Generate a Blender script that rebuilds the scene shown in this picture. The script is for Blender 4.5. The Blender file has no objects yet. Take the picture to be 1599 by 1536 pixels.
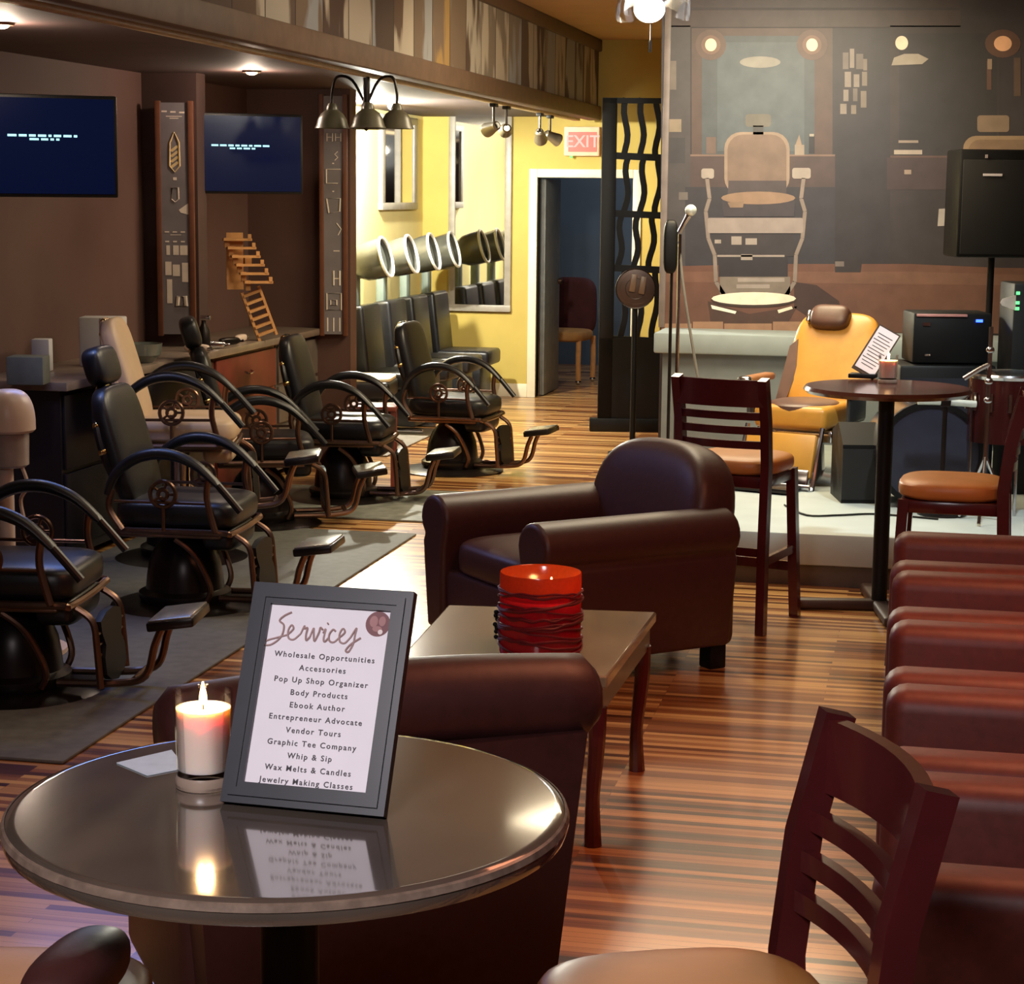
import bpy, bmesh, math, random
from mathutils import Vector, Matrix, Euler
random.seed(7)
R = math.radians
scn = bpy.context.scene
COL = scn.collection

# ------------------------------------------------------------------ camera
F = 3080.0; H = 1.8; PIT = math.atan(468 / F); ROLL = 0.010; YAW = R(12)
cam_d = bpy.data.cameras.new('camera'); cam = bpy.data.objects.new('camera', cam_d); COL.objects.link(cam)
cam_d.sensor_width = 36; cam_d.sensor_fit = 'HORIZONTAL'; cam_d.lens = 36 * F / 1599; cam_d.clip_start = .05; cam_d.clip_end = 100
CAM = Matrix.Translation((0, 0, H)) @ Matrix.Rotation(YAW, 4, 'Z') @ Matrix.Rotation(math.pi / 2 - PIT, 4, 'X') @ Matrix.Rotation(ROLL, 4, 'Z')
cam.matrix_world = CAM
scn.camera = cam
CR = CAM.to_3x3()
# ------------------------------------------------------------------ world, exposure
scn.view_settings.view_transform = 'Standard'; scn.view_settings.look = 'None'
scn.view_settings.exposure = 0.1; scn.view_settings.gamma = 1.0; scn.view_settings.use_curve_mapping = False
w = bpy.data.worlds.new('world'); scn.world = w; w.use_nodes = True
w.node_tree.nodes['Background'].inputs[0].default_value = (.10, .12, .2, 1)
w.node_tree.nodes['Background'].inputs[1].default_value = 0.3
try:
    scn.cycles.use_denoising = True; scn.cycles.max_bounces = 8; scn.cycles.sample_clamp_indirect = 4
    scn.cycles.caustics_reflective = False; scn.cycles.caustics_refractive = False
except Exception:
    pass

def ray(px, py):
    d = CR @ Vector(((px - 799.5) / F, (768 - py) / F, -1)); return d
def G(px, py, z=0.0):                       # where the sight line of a pixel meets height z
    d = ray(px, py); t = (z - H) / d.z; return Vector((d.x * t, d.y * t, z))
def GY(px, py, y):                          # ... meets the plane Y = y
    d = ray(px, py); t = y / d.y; return Vector((d.x * t, y, H + d.z * t))
def GX(px, py, x):
    d = ray(px, py); t = x / d.x; return Vector((x, d.y * t, H + d.z * t))
FW = Vector((-math.sin(YAW), math.cos(YAW), 0)); RT = Vector((math.cos(YAW), math.sin(YAW), 0))
def GD(px, py, D):                          # ... at forward distance D
    d = ray(px, py); t = D / (d.x * FW.x + d.y * FW.y); return Vector((d.x * t, d.y * t, H + d.z * t))

# ------------------------------------------------------------------ lights
def lamp(kind, name, loc, power, col, size=.1, aim=None, spot=60, blend=.5, sy=None, spread=180):
    l = bpy.data.lights.new(name, kind); o = bpy.data.objects.new(name, l); COL.objects.link(o)
    l.energy = power; l.color = col; o.location = loc
    if kind == 'AREA':
        l.size = size; l.spread = R(spread)
        if sy: l.shape = 'RECTANGLE'; l.size_y = sy
    else: l.shadow_soft_size = size
    if kind == 'SPOT': l.spot_size = R(spot); l.spot_blend = blend
    if aim is not None:
        o.rotation_euler = (Vector(aim) - Vector(loc)).to_track_quat('-Z', 'Y').to_euler()
    return o
WARM = (1, .78, .5); COOL = (.85, .95, 1); ORANGE = (1, .5, .2)
lamp('AREA', 'salon_fill_light', (-1.25, 11.6, 3.06), 185, (1, .83, .54), 1.6, (-1.6, 12.4, 0), sy=1.6)  # added fill over the salon floor, no ceiling fixtures behind these three
lamp('AREA', 'salon_fill_light', (-1.3, 9.2, 3.06), 80, (1, .83, .56), 1.4, (-1.8, 9.6, 0))
lamp('AREA', 'salon_fill_light', (-1.9, 6.6, 3.06), 12, (1, .84, .62), 1.4, (-2.2, 7.4, 0))
lamp('AREA', 'lounge_fill_light', (.5, 5.0, 3.06), 42, (1, .34, .17), 1.6, (.35, 5.2, 0), spread=130)  # added red fill for the near floor and chairs, no fixture
lamp('AREA', 'lounge_fill_light', (-.9, .1, 3.06), 26, (1, .93, .96), .9, (-.75, 2.6, 1.0), spread=75)  # unseen lamp aimed at the framed sign, no ceiling fixture modelled
lamp('SPOT', 'stage_spotlight_beam', (.3, 8.6, 2.92), 190, (.84, .97, 1), .08, (.0, 10.0, .2), 62, .6)
lamp('SPOT', 'mural_spotlight_beam', (-1.0, 9.0, 2.92), 150, (.68, .84, 1), .1, GY(1180, 230, 12.9), 42, .9)

# ------------------------------------------------------------------ materials
def lin(c):
    return tuple((x / 255 / 12.92) if x / 255 <= .04045 else ((x / 255 + .055) / 1.055) ** 2.4 for x in c)
MATS = {}
def mat(name, rgb, rough=.5, metal=0.0, var=.15, scale=12, emis=None, es=0, coat=0, bump=0, spec=None, trans=0):
    if name in MATS: return MATS[name]
    m = bpy.data.materials.new(name); m.use_nodes = True; nt = m.node_tree; b = nt.nodes['Principled BSDF']
    c = lin(rgb)
    tc = nt.nodes.new('ShaderNodeTexCoord'); n = nt.nodes.new('ShaderNodeTexNoise'); n.inputs['Scale'].default_value = scale; n.inputs['Detail'].default_value = 4
    nt.links.new(tc.outputs['Object'], n.inputs['Vector'])
    r = nt.nodes.new('ShaderNodeValToRGB'); nt.links.new(n.outputs['Fac'], r.inputs['Fac'])
    r.color_ramp.elements[0].position = .3; r.color_ramp.elements[1].position = .7
    r.color_ramp.elements[0].color = tuple(x * (1 - var) for x in c) + (1,); r.color_ramp.elements[1].color = tuple(min(1, x * (1 + var)) for x in c) + (1,)
    nt.links.new(r.outputs['Color'], b.inputs['Base Color'])
    b.inputs['Roughness'].default_value = rough; b.inputs['Metallic'].default_value = metal
    if coat: b.inputs['Coat Weight'].default_value = coat; b.inputs['Coat Roughness'].default_value = .12
    if spec is not None: b.inputs['Specular IOR Level'].default_value = spec
    if emis: b.inputs['Emission Color'].default_value = lin(emis) + (1,); b.inputs['Emission Strength'].default_value = es
    if bump:
        bp = nt.nodes.new('ShaderNodeBump'); bp.inputs['Strength'].default_value = bump; bp.inputs['Distance'].default_value = .01
        nt.links.new(n.outputs['Fac'], bp.inputs['Height']); nt.links.new(bp.outputs['Normal'], b.inputs['Normal'])
    MATS[name] = m; return m
def glass_mat(name, rgb=(255, 255, 255), refl=.9):
    m = bpy.data.materials.new(name); m.use_nodes = True; nt = m.node_tree; nt.nodes.clear()
    o = nt.nodes.new('ShaderNodeOutputMaterial'); mx = nt.nodes.new('ShaderNodeMixShader'); t = nt.nodes.new('ShaderNodeBsdfTransparent'); g = nt.nodes.new('ShaderNodeBsdfGlossy')
    lw = nt.nodes.new('ShaderNodeLayerWeight'); lw.inputs['Blend'].default_value = .25
    mu = nt.nodes.new('ShaderNodeMath'); mu.operation = 'MULTIPLY'; mu.inputs[1].default_value = refl; nt.links.new(lw.outputs['Fresnel'], mu.inputs[0])
    t.inputs['Color'].default_value = lin(rgb) + (1,); g.inputs['Roughness'].default_value = .03
    nt.links.new(mu.outputs[0], mx.inputs['Fac']); nt.links.new(t.outputs[0], mx.inputs[1]); nt.links.new(g.outputs[0], mx.inputs[2]); nt.links.new(mx.outputs[0], o.inputs[0])
    MATS[name] = m; return m
def translucent_mat(name, rgb, mixf=.6, gloss=.06):
    m = bpy.data.materials.new(name); m.use_nodes = True; nt = m.node_tree; nt.nodes.clear()
    o = nt.nodes.new('ShaderNodeOutputMaterial'); mx = nt.nodes.new('ShaderNodeMixShader'); t = nt.nodes.new('ShaderNodeBsdfTranslucent'); d = nt.nodes.new('ShaderNodeBsdfDiffuse')
    m2 = nt.nodes.new('ShaderNodeMixShader'); g = nt.nodes.new('ShaderNodeBsdfGlossy'); g.inputs['Roughness'].default_value = .15; m2.inputs['Fac'].default_value = gloss
    n = nt.nodes.new('ShaderNodeTexNoise'); n.inputs['Scale'].default_value = 25
    r = nt.nodes.new('ShaderNodeValToRGB'); c = lin(rgb)
    r.color_ramp.elements[0].color = tuple(x * .75 for x in c) + (1,); r.color_ramp.elements[1].color = c + (1,)
    nt.links.new(n.outputs['Fac'], r.inputs['Fac'])
    for q in (t, d): nt.links.new(r.outputs[0], q.inputs['Color'])
    mx.inputs['Fac'].default_value = mixf
    nt.links.new(d.outputs[0], mx.inputs[1]); nt.links.new(t.outputs[0], mx.inputs[2]); nt.links.new(mx.outputs[0], m2.inputs[1]); nt.links.new(g.outputs[0], m2.inputs[2]); nt.links.new(m2.outputs[0], o.inputs[0])
    MATS[name] = m; return m
def emit_mat(name, rgb, s):
    return mat(name, (5, 5, 5), .6, emis=rgb, es=s, var=0)

def floor_mat():
    m = bpy.data.materials.new('strand_floor'); m.use_nodes = True; nt = m.node_tree; b = nt.nodes['Principled BSDF']; N = nt.nodes.new; L = nt.links.new
    tc = N('ShaderNodeTexCoord')
    mp = N('ShaderNodeMapping'); mp.inputs['Scale'].default_value = (.55, 26, 1); L(tc.outputs['Object'], mp.inputs['Vector'])
    n1 = N('ShaderNodeTexNoise'); n1.inputs['Scale'].default_value = 1; n1.inputs['Detail'].default_value = 5; n1.inputs['Roughness'].default_value = .65; L(mp.outputs[0], n1.inputs['Vector'])
    br = N('ShaderNodeTexBrick'); br.inputs['Scale'].default_value = 1; br.inputs['Brick Width'].default_value = .9; br.inputs['Row Height'].default_value = .032; br.inputs['Mortar Size'].default_value = .0008
    br.offset = .37; br.offset_frequency = 3
    br.inputs['Color1'].default_value = (0, 0, 0, 1); br.inputs['Color2'].default_value = (1, 1, 1, 1); br.inputs['Mortar'].default_value = (.2, .2, .2, 1); br.inputs['Bias'].default_value = 0
    L(tc.outputs['Object'], br.inputs['Vector'])
    mx = N('ShaderNodeMix'); mx.data_type = 'FLOAT'; mx.inputs[0].default_value = .45; L(n1.outputs['Fac'], mx.inputs[2]); L(br.outputs['Color'], mx.inputs[3])
    r = N('ShaderNodeValToRGB'); L(mx.outputs[0], r.inputs['Fac'])
    e = r.color_ramp.elements; e[0].position = .28; e[0].color = lin((80, 42, 22)) + (1,); e[1].position = .66; e[1].color = lin((224, 176, 112)) + (1,)
    q = e.new(.45); q.color = lin((156, 98, 54)) + (1,)
    L(r.outputs[0], b.inputs['Base Color']); b.inputs['Roughness'].default_value = .28; b.inputs['Coat Weight'].default_value = .35; b.inputs['Coat Roughness'].default_value = .12
    return m
def barn_mat():
    m = bpy.data.materials.new('weathered_boards'); m.use_nodes = True; nt = m.node_tree; b = nt.nodes['Principled BSDF']; N = nt.nodes.new; L = nt.links.new
    tc = N('ShaderNodeTexCoord'); sp = N('ShaderNodeSeparateXYZ'); L(tc.outputs['Object'], sp.inputs[0])
    dv = N('ShaderNodeMath'); dv.operation = 'DIVIDE'; dv.inputs[1].default_value = .42; L(sp.outputs['Y'], dv.inputs[0])
    fl = N('ShaderNodeMath'); fl.operation = 'FLOOR'; L(dv.outputs[0], fl.inputs[0])
    wn = N('ShaderNodeTexWhiteNoise'); wn.noise_dimensions = '1D'; L(fl.outputs[0], wn.inputs['W'])
    base = N('ShaderNodeValToRGB'); base.color_ramp.interpolation = 'CONSTANT'; L(wn.outputs['Value'], base.inputs['Fac'])
    cs = [(84, 66, 56), (104, 86, 72), (72, 54, 46), (118, 106, 94), (88, 66, 52), (76, 62, 56)]
    el = base.color_ramp.elements; el[0].position = 0; el[0].color = lin(cs[0]) + (1,); el[1].position = .17; el[1].color = lin(cs[1]) + (1,)
    for i in range(2, 6): q = el.new(i / 6); q.color = lin(cs[i]) + (1,)
    mp = N('ShaderNodeMapping'); mp.inputs['Scale'].default_value = (1, 3.2, 1.0); L(tc.outputs['Object'], mp.inputs['Vector'])
    ad = N('ShaderNodeVectorMath'); ad.operation = 'ADD'; L(mp.outputs[0], ad.inputs[0])
    cb = N('ShaderNodeCombineXYZ'); m3 = N('ShaderNodeMath'); m3.operation = 'MULTIPLY'; m3.inputs[1].default_value = 13; L(wn.outputs['Value'], m3.inputs[0]); L(m3.outputs[0], cb.inputs['X']); L(cb.outputs[0], ad.inputs[1])
    n = N('ShaderNodeTexNoise'); n.inputs['Scale'].default_value = 1.0; n.inputs['Detail'].default_value = 3; L(ad.outputs[0], n.inputs['Vector'])
    th = N('ShaderNodeValToRGB'); L(n.outputs['Fac'], th.inputs['Fac']); th.color_ramp.elements[0].position = .48; th.color_ramp.elements[1].position = .53
    paint = N('ShaderNodeValToRGB'); paint.color_ramp.interpolation = 'CONSTANT'
    w2 = N('ShaderNodeTexWhiteNoise'); w2.noise_dimensions = '1D'; a2 = N('ShaderNodeMath'); a2.inputs[1].default_value = 71.3; L(fl.outputs[0], a2.inputs[0]); L(a2.outputs[0], w2.inputs['W']); L(w2.outputs['Value'], paint.inputs['Fac'])
    pc = [(158, 148, 136), (136, 136, 140), (146, 116, 70), (168, 156, 142), (124, 120, 116)]
    el = paint.color_ramp.elements; el[0].position = 0; el[0].color = lin(pc[0]) + (1,); el[1].position = .25; el[1].color = lin(pc[1]) + (1,)
    for i in range(2, 5): q = el.new(.25 + (i - 1) * .18); q.color = lin(pc[i]) + (1,)
    mx = N('ShaderNodeMix'); mx.data_type = 'RGBA'; L(th.outputs[0], mx.inputs[0]); L(base.outputs[0], mx.inputs[6]); L(paint.outputs[0], mx.inputs[7])
    fr = N('ShaderNodeMath'); fr.operation = 'FRACT'; L(dv.outputs[0], fr.inputs[0])
    gp = N('ShaderNodeMath'); gp.operation = 'LESS_THAN'; gp.inputs[1].default_value = .03; L(fr.outputs[0], gp.inputs[0])
    m4 = N('ShaderNodeMix'); m4.data_type = 'RGBA'; L(gp.outputs[0], m4.inputs[0]); L(mx.outputs[2], m4.inputs[6]); m4.inputs[7].default_value = lin((45, 32, 26)) + (1,)
    L(m4.outputs[2], b.inputs['Base Color']); b.inputs['Roughness'].default_value = .8
    return m

# ------------------------------------------------------------------ mesh helpers
class MB:
    def __init__(s): s.bm = bmesh.new()
    def _add(s, vs, M=None, mi=0):
        for v in vs:
            if M is not None: v.co = M @ v.co
        fs = {f for v in vs for f in v.link_faces}
        for f in fs: f.material_index = mi
    def mx(s, c, rot): return Matrix.Translation(c) @ Euler(rot).to_matrix().to_4x4()
    def box(s, c, sz, rot=(0, 0, 0), bev=0, seg=2, mi=0):
        t = bmesh.new(); bmesh.ops.create_cube(t, size=1)
        for v in t.verts: v.co = Vector((v.co.x * sz[0], v.co.y * sz[1], v.co.z * sz[2]))
        if bev: bmesh.ops.bevel(t, geom=list(t.edges), offset=bev, segments=seg, profile=.5, affect='EDGES')
        M = s.mx(c, rot); mp = {}
        for v in t.verts: mp[v] = s.bm.verts.new(M @ v.co)
        for f in t.faces:
            g = s.bm.faces.new([mp[v] for v in f.verts]); g.material_index = mi
        t.free(); return s
    def span(s, a, b, bev=0, mi=0):
        a = Vector(a); b = Vector(b); c = (a + b) / 2
        return s.box(c, [abs(b[i] - a[i]) for i in range(3)], bev=bev, mi=mi)
    def lathe(s, prof, c=(0, 0, 0), rot=(0, 0, 0), n=28, mi=0, cap=True):
        M = s.mx(c, rot); rings = []
        for r, z in prof: rings.append([s.bm.verts.new(M @ Vector((r * math.cos(2 * math.pi * k / n), r * math.sin(2 * math.pi * k / n), z))) for k in range(n)])
        for a, b in zip(rings, rings[1:]):
            for k in range(n):
                f = s.bm.faces.new((a[k], a[(k + 1) % n], b[(k + 1) % n], b[k])); f.material_index = mi
        if cap:
            for rg, rev in ((rings[0], True), (rings[-1], False)):
                f = s.bm.faces.new(rg[::-1] if rev else rg); f.material_index = mi
        return s
    def cyl(s, p0, p1, r0, r1=None, n=14, mi=0):
        p0 = Vector(p0); p1 = Vector(p1); q = (p1 - p0).to_track_quat('Z', 'Y').to_euler(); l = (p1 - p0).length
        return s.lathe([(r0, 0), (r0 if r1 is None else r1, l)], p0, q, n, mi)
    def tube(s, pts, r, n=8, smooth=True, closed=False, mi=0, sub=5):
        P = [Vector(p) for p in pts]
        rr = r if isinstance(r, (list, tuple)) else [r] * len(P)
        if smooth and len(P) > 2:
            Q = []; RR = []; m = len(P)
            rng = range(m if closed else m - 1)
            for i in rng:
                p1 = P[i]; p2 = P[(i + 1) % m]; p0 = P[(i - 1) % m] if (closed or i > 0) else p1; p3 = P[(i + 2) % m] if (closed or i + 2 < m) else p2
                for k in range(sub):
                    t = k / sub
                    Q.append(.5 * ((2 * p1) + (p2 - p0) * t + (2 * p0 - 5 * p1 + 4 * p2 - p3) * t * t + (3 * p1 - p0 - 3 * p2 + p3) * t ** 3)); RR.append(rr[i] * (1 - t) + rr[(i + 1) % m] * t)
            if not closed: Q.append(P[-1]); RR.append(rr[-1])
            P = Q; rr = RR
        m = len(P); rings = []; up = None
        for i in range(m):
            t = (P[(i + 1) % m] - P[i - 1]) if closed else (P[min(i + 1, m - 1)] - P[max(i - 1, 0)])
            if t.length < 1e-9: t = Vector((0, 0, 1))
            t.normalize()
            if up is None: up = Vector((0, 0, 1)) if abs(t.z) < .9 else Vector((1, 0, 0))
            x = up - t * up.dot(t)
            if x.length < 1e-6: x = t.orthogonal()
            x.normalize(); y = t.cross(x); up = x
            rings.append([s.bm.verts.new(P[i] + (x * math.cos(2 * math.pi * k / n) + y * math.sin(2 * math.pi * k / n)) * rr[i]) for k in range(n)])
        for i in range(m if closed else m - 1):
            a = rings[i]; b = rings[(i + 1) % m]
            for k in range(n):
                f = s.bm.faces.new((a[k], a[(k + 1) % n], b[(k + 1) % n], b[k])); f.material_index = mi
        if not closed:
            for rg, rev in ((rings[0], True), (rings[-1], False)):
                f = s.bm.faces.new(rg[::-1] if rev else rg); f.material_index = mi
        return s
    def ribbon(s, pts, w, t, wdir=(0, 0, 1), mi=0):
        # rectangular bar swept along pts, w along wdir, t across
        P = [Vector(p) for p in pts]; W = Vector(wdir).normalized(); rings = []
        for i in range(len(P)):
            d = (P[min(i + 1, len(P) - 1)] - P[max(i - 1, 0)]).normalized(); n = d.cross(W).normalized(); u = n.cross(d).normalized()
            rings.append([s.bm.verts.new(P[i] + u * (w / 2 * a) + n * (t / 2 * b)) for a, b in ((-1, -1), (1, -1), (1, 1), (-1, 1))])
        for a, b in zip(rings, rings[1:]):
            for k in range(4):
                f = s.bm.faces.new((a[k], a[(k + 1) % 4], b[(k + 1) % 4], b[k])); f.material_index = mi
        for rg in (rings[0][::-1], rings[-1]): s.bm.faces.new(rg).material_index = mi
        return s
    def sell(s, c, rad, e=(.4, .4), rot=(0, 0, 0), nu=28, nv=16, mi=0, fn=None):
        M = s.mx(c, rot); sg = lambda v, p: math.copysign(abs(v) ** p, v); rows = []
        for j in range(nv + 1):
            v = -math.pi / 2 + math.pi * j / nv
            cv, sv = sg(math.cos(v), e[0]), sg(math.sin(v), e[0])
            row = []
            for i in range(nu):
                u = 2 * math.pi * i / nu
                p = Vector((rad[0] * cv * sg(math.cos(u), e[1]), rad[1] * cv * sg(math.sin(u), e[1]), rad[2] * sv))
                if fn: p = fn(p)
                row.append(p)
                if j in (0, nv): break
            rows.append([s.bm.verts.new(M @ p) for p in row])
        for j in range(nv):
            a, b = rows[j], rows[j + 1]
            for i in range(nu):
                k = (i + 1) % nu
                if len(a) == 1: f = s.bm.faces.new((a[0], b[k], b[i]))
                elif len(b) == 1: f = s.bm.faces.new((a[i], a[k], b[0]))
                else: f = s.bm.faces.new((a[i], a[k], b[k], b[i]))
                f.material_index = mi
        return s
    def prism(s, poly, f, d0, d1, mi=0):
        # poly: 2D outline, f(u,v,w) -> point
        A = [s.bm.verts.new(f(u, v, d0)) for u, v in poly]; B = [s.bm.verts.new(f(u, v, d1)) for u, v in poly]
        n = len(poly)
        for k in range(n): s.bm.faces.new((A[k], A[(k + 1) % n], B[(k + 1) % n], B[k])).material_index = mi
        s.bm.faces.new(A[::-1]).material_index = mi; s.bm.faces.new(B).material_index = mi
        return s
    def poly(s, pts, mi=0):
        s.bm.faces.new([s.bm.verts.new(p) for p in pts]).material_index = mi; return s
    def build(s, name, m, parent=None, loc=None, rot=None, ang=35):
        bmesh.ops.recalc_face_normals(s.bm, faces=list(s.bm.faces))
        for f in s.bm.faces: f.smooth = True
        me = bpy.data.meshes.new(name); s.bm.to_mesh(me); s.bm.free()
        try: me.set_sharp_from_angle(angle=R(ang))
        except Exception: pass
        for x in (m if isinstance(m, (list, tuple)) else [m]): me.materials.append(x)
        o = bpy.data.objects.new(name, me); COL.objects.link(o)
        if parent is not None: o.parent = parent
        if loc is not None: o.location = loc
        if rot is not None: o.rotation_euler = rot
        return o
def tag(o, label, cat, group=None, kind=None):
    o['label'] = label; o['category'] = cat
    if group: o['group'] = group
    if kind: o['kind'] = kind
    return o
def thing(name, label, cat, loc=(0, 0, 0), rz=0, group=None):
    o = bpy.data.objects.new(name, None); COL.objects.link(o); o.empty_display_size = .1
    o.location = loc; o.rotation_euler = (0, 0, rz); tag(o, label, cat, group); return o
def structure(o, label=None, cat=None):
    o['kind'] = 'structure'
    if label: o['label'] = label; o['category'] = cat
    return o
def copy_tree(o, loc=None, rz=None, label=None, parent=None):
    c = o.copy(); COL.objects.link(c)
    if parent is not None: c.parent = parent
    for ch in o.children: copy_tree(ch, parent=c)
    if loc is not None: c.location = loc
    if rz is not None: c.rotation_euler = (0, 0, rz)
    if label: c['label'] = label
    return c
def text_mesh(body, size, name, m, parent, M, spacing=1.0, align='CENTER', ext=.0004):
    cu = bpy.data.curves.new(name, 'FONT'); cu.body = body; cu.size = size; cu.align_x = align; cu.align_y = 'CENTER'; cu.space_character = spacing; cu.extrude = ext; cu.offset = size * .012; cu.resolution_u = 3
    t = bpy.data.objects.new(name, cu); COL.objects.link(t)
    dg = bpy.context.evaluated_depsgraph_get(); me = bpy.data.meshes.new_from_object(t.evaluated_get(dg))
    bpy.data.objects.remove(t); bpy.data.curves.remove(cu)
    me.transform(M); me.materials.clear(); me.materials.append(m)
    o = bpy.data.objects.new(name, me); COL.objects.link(o)
    if parent is not None: o.parent = parent
    return o
def join_mesh(objs, name, m, parent):
    bm = bmesh.new()
    for o in objs:
        bm.from_mesh(o.data); me = o.data; bpy.data.objects.remove(o); bpy.data.meshes.remove(me)
    me = bpy.data.meshes.new(name); bm.to_mesh(me); bm.free(); me.materials.append(m)
    o = bpy.data.objects.new(name, me); COL.objects.link(o); o.parent = parent; return o

# ------------------------------------------------------------------ palette
YEL = mat('yellow_wall_paint', (184, 162, 80), .7, scale=3, var=.06)
BRN = mat('brown_wall_paint', (92, 65, 58), .7, scale=3, var=.08)
DKB = mat('dark_brown_soffit', (70, 50, 46), .7, scale=4)
TANC = mat('tan_ceiling_paint', (188, 160, 126), .8, scale=3, var=.05)
WHT = mat('white_trim_paint', (226, 218, 190), .5, var=.04)
BLK = mat('black_vinyl', (20, 20, 24), .38, var=.2, bump=.05)
BLKP = mat('black_paint', (10, 10, 12), .5, spec=.3)
LEA = mat('maroon_leather', (66, 34, 32), .45, scale=40, var=.12, bump=.05)
LEAR = mat('red_brown_leather', (98, 42, 34), .5, scale=40, var=.15, bump=.05)
WOOD = mat('mahogany_lacquer', (78, 28, 30), .22, coat=.4, scale=6, var=.25)
TAN = mat('tan_vinyl', (196, 132, 70), .4, scale=10, var=.08)
GOLD = mat('mustard_vinyl', (204, 146, 60), .35, scale=10, var=.08)
BEIGE = mat('beige_vinyl', (206, 178, 148), .5, scale=10, var=.05)
CHR = mat('chrome', (200, 200, 205), .15, 1.0, var=.05)
BRZ = mat('bronze_metal', (120, 92, 76), .3, .9, var=.15)
DKM = mat('dark_metal', (40, 34, 33), .3, .6, var=.15)
GREYM = mat('grey_rubber', (96, 96, 92), .7, scale=20)
TTOP = mat('dark_table_laminate', (84, 74, 66), .12, scale=5, var=.2, coat=1)
TTOP.node_tree.nodes['Principled BSDF'].inputs['Coat IOR'].default_value = 2.1; TTOP.node_tree.nodes['Principled BSDF'].inputs['Coat Roughness'].default_value = .06
PAPER = mat('white_paper', (225, 218, 225), .6, var=.03)
CREAM = mat('cream_plastic', (222, 200, 184), .35, var=.04)
WOODL = mat('light_pine', (206, 150, 92), .6, scale=15, var=.12)
GREYP = mat('grey_paint', (118, 128, 134), .6, var=.06)
MIRR = mat('mirror_glass', (235, 235, 235), .03, 1.0, var=0)
GLASS = glass_mat('clear_glass', refl=.45)

# ------------------------------------------------------------------ the setting
XL = -4.47; YB = 17.1; XF = -2.91; ZS = 2.45; ZC = 3.1; XR = 2.2; YN = -2.0
structure(MB().poly([(XL, YN, 0), (XR, YN, 0), (XR, 21.5, 0), (XL, 21.5, 0)]).build('floor', floor_mat()))
structure(MB().poly([(XL, YN, ZC), (XR, YN, ZC), (XR, YB, ZC), (XL, YB, ZC)]).build('ceiling', TANC))
structure(MB().span((XL - .1, YN, 0), (XL, 12.95, ZC)).build('wall_left', BRN))
structure(MB().span((XL - .1, 12.95, 0), (XL, YB, ZC)).build('wall_left_alcove', mat('glare_pale_wall_paint', (232, 216, 150), .7, scale=3, var=.04)))  # yellow wall made paler, lamp glare put into its colour
structure(MB().span((XR, YN, 0), (XR + .1, 21.5, ZC)).build('wall_right', BRN))
structure(MB().span((XL, YN - .1, 0), (XR, YN, ZC)).build('wall_near', BRN))
dl = GY(836, 617, YB); dr = GY(985, 500, YB); dtop = GY(836, 277, YB).z
mb = MB().span((XL, YB, 0), (dl.x, YB + .12, ZC)).span((dr.x, YB, 0), (XR, YB + .12, ZC)).span((dl.x, YB, dtop), (dr.x, YB + .12, ZC))
structure(mb.build('wall_back', YEL))
tw = .075
mb = MB().span((dl.x - tw, YB - .025, 0), (dl.x, YB + .14, dtop + tw), .006).span((dr.x, YB - .025, 0), (dr.x + tw, YB + .14, dtop + tw), .006).span((dl.x, YB - .025, dtop), (dr.x, YB + .14, dtop + tw), .006)
structure(mb.build('trim_1', WHT))
structure(MB().span((XL, YB - .02, 0), (dl.x - tw, YB, .12), .005).build('baseboard_back', WHT))
# the blue room behind the doorway
BLUE = mat('slate_blue_paint', (84, 98, 112), .7, scale=3, var=.06)
structure(MB().span((XL, 20.6, 0), (XR, 20.7, ZC)).span((dl.x - .9, YB + .12, 0), (dl.x - .8, 20.6, ZC)).build('wall_far', BLUE))
structure(MB().poly([(XL, YB, ZC), (XR, YB, ZC), (XR, 20.6, ZC), (XL, 20.6, ZC)]).build('ceiling_far', BLUE))
lamp('AREA', 'hall_light', (-2.2, 19.0, 3.0), 34, (.95, .96, 1), .8, (-2.3, 20.6, 1.6))
d1 = MB().span((dl.x + .005, YB + .14, .01), (dl.x + .045, YB + .85, dtop - .01), .004).build('door_1', mat('grey_door', (120, 126, 124), .5)); structure(d1)
MB().lathe([(.0, 0), (.028, .01), (.03, .04), (0, .05)], (dl.x + .045, YB + .75, 1.0), (0, R(90), 0), 14).build('door_handle', BRZ, d1)
# soffit with its reclaimed-board fascia
structure(MB().span((XL, YN, ZS), (XF - .06, YB, ZS + .06)).build('soffit', DKB))
structure(MB().span((XF - .06, YN, ZS + .02), (XF, YB, ZC - .09)).build('soffit_fascia', barn_mat()))
structure(MB().span((XF - .05, YN, ZC - .1), (XF + .03, YB, ZC), .01).build('trim_2', mat('dark_wood_trim', (84, 62, 50), .6)))
structure(MB().span((XF - .09, YN, ZS - .03), (XF + .03, YB, ZS + .09), .01).build('trim_3', mat('brown_wood_trim', (96, 74, 60), .6)))
structure(MB().span((XF - .16, 6, ZS - .045), (XF - .1, 16.8, ZS - .01), .004).build('trim_4', mat('light_track_trim', (190, 172, 140), .5)))

# partition that carries the mural, grey low wall in front
YM = 12.9
lx = GY(1031, 520, YM).x
structure(MB().span((lx, YM, 0), (XR, YM + .12, ZC)).build('partition_wall', mat('partition_paint', (70, 62, 64), .7)))
lw0 = GY(1021, 520, 12.4).x; lwz = GY(1100, 521, 12.4).z
structure(MB().span((lw0 + .05, 12.46, 0), (XR, YM - .002, lwz - .11)).build('low_wall', GREYP))
structure(MB().span((lw0, 12.40, lwz - .13), (XR, YM - .002, lwz), .012).build('low_wall_ledge', mat('grey_ledge', (150, 164, 170), .5, var=.05)))

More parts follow.
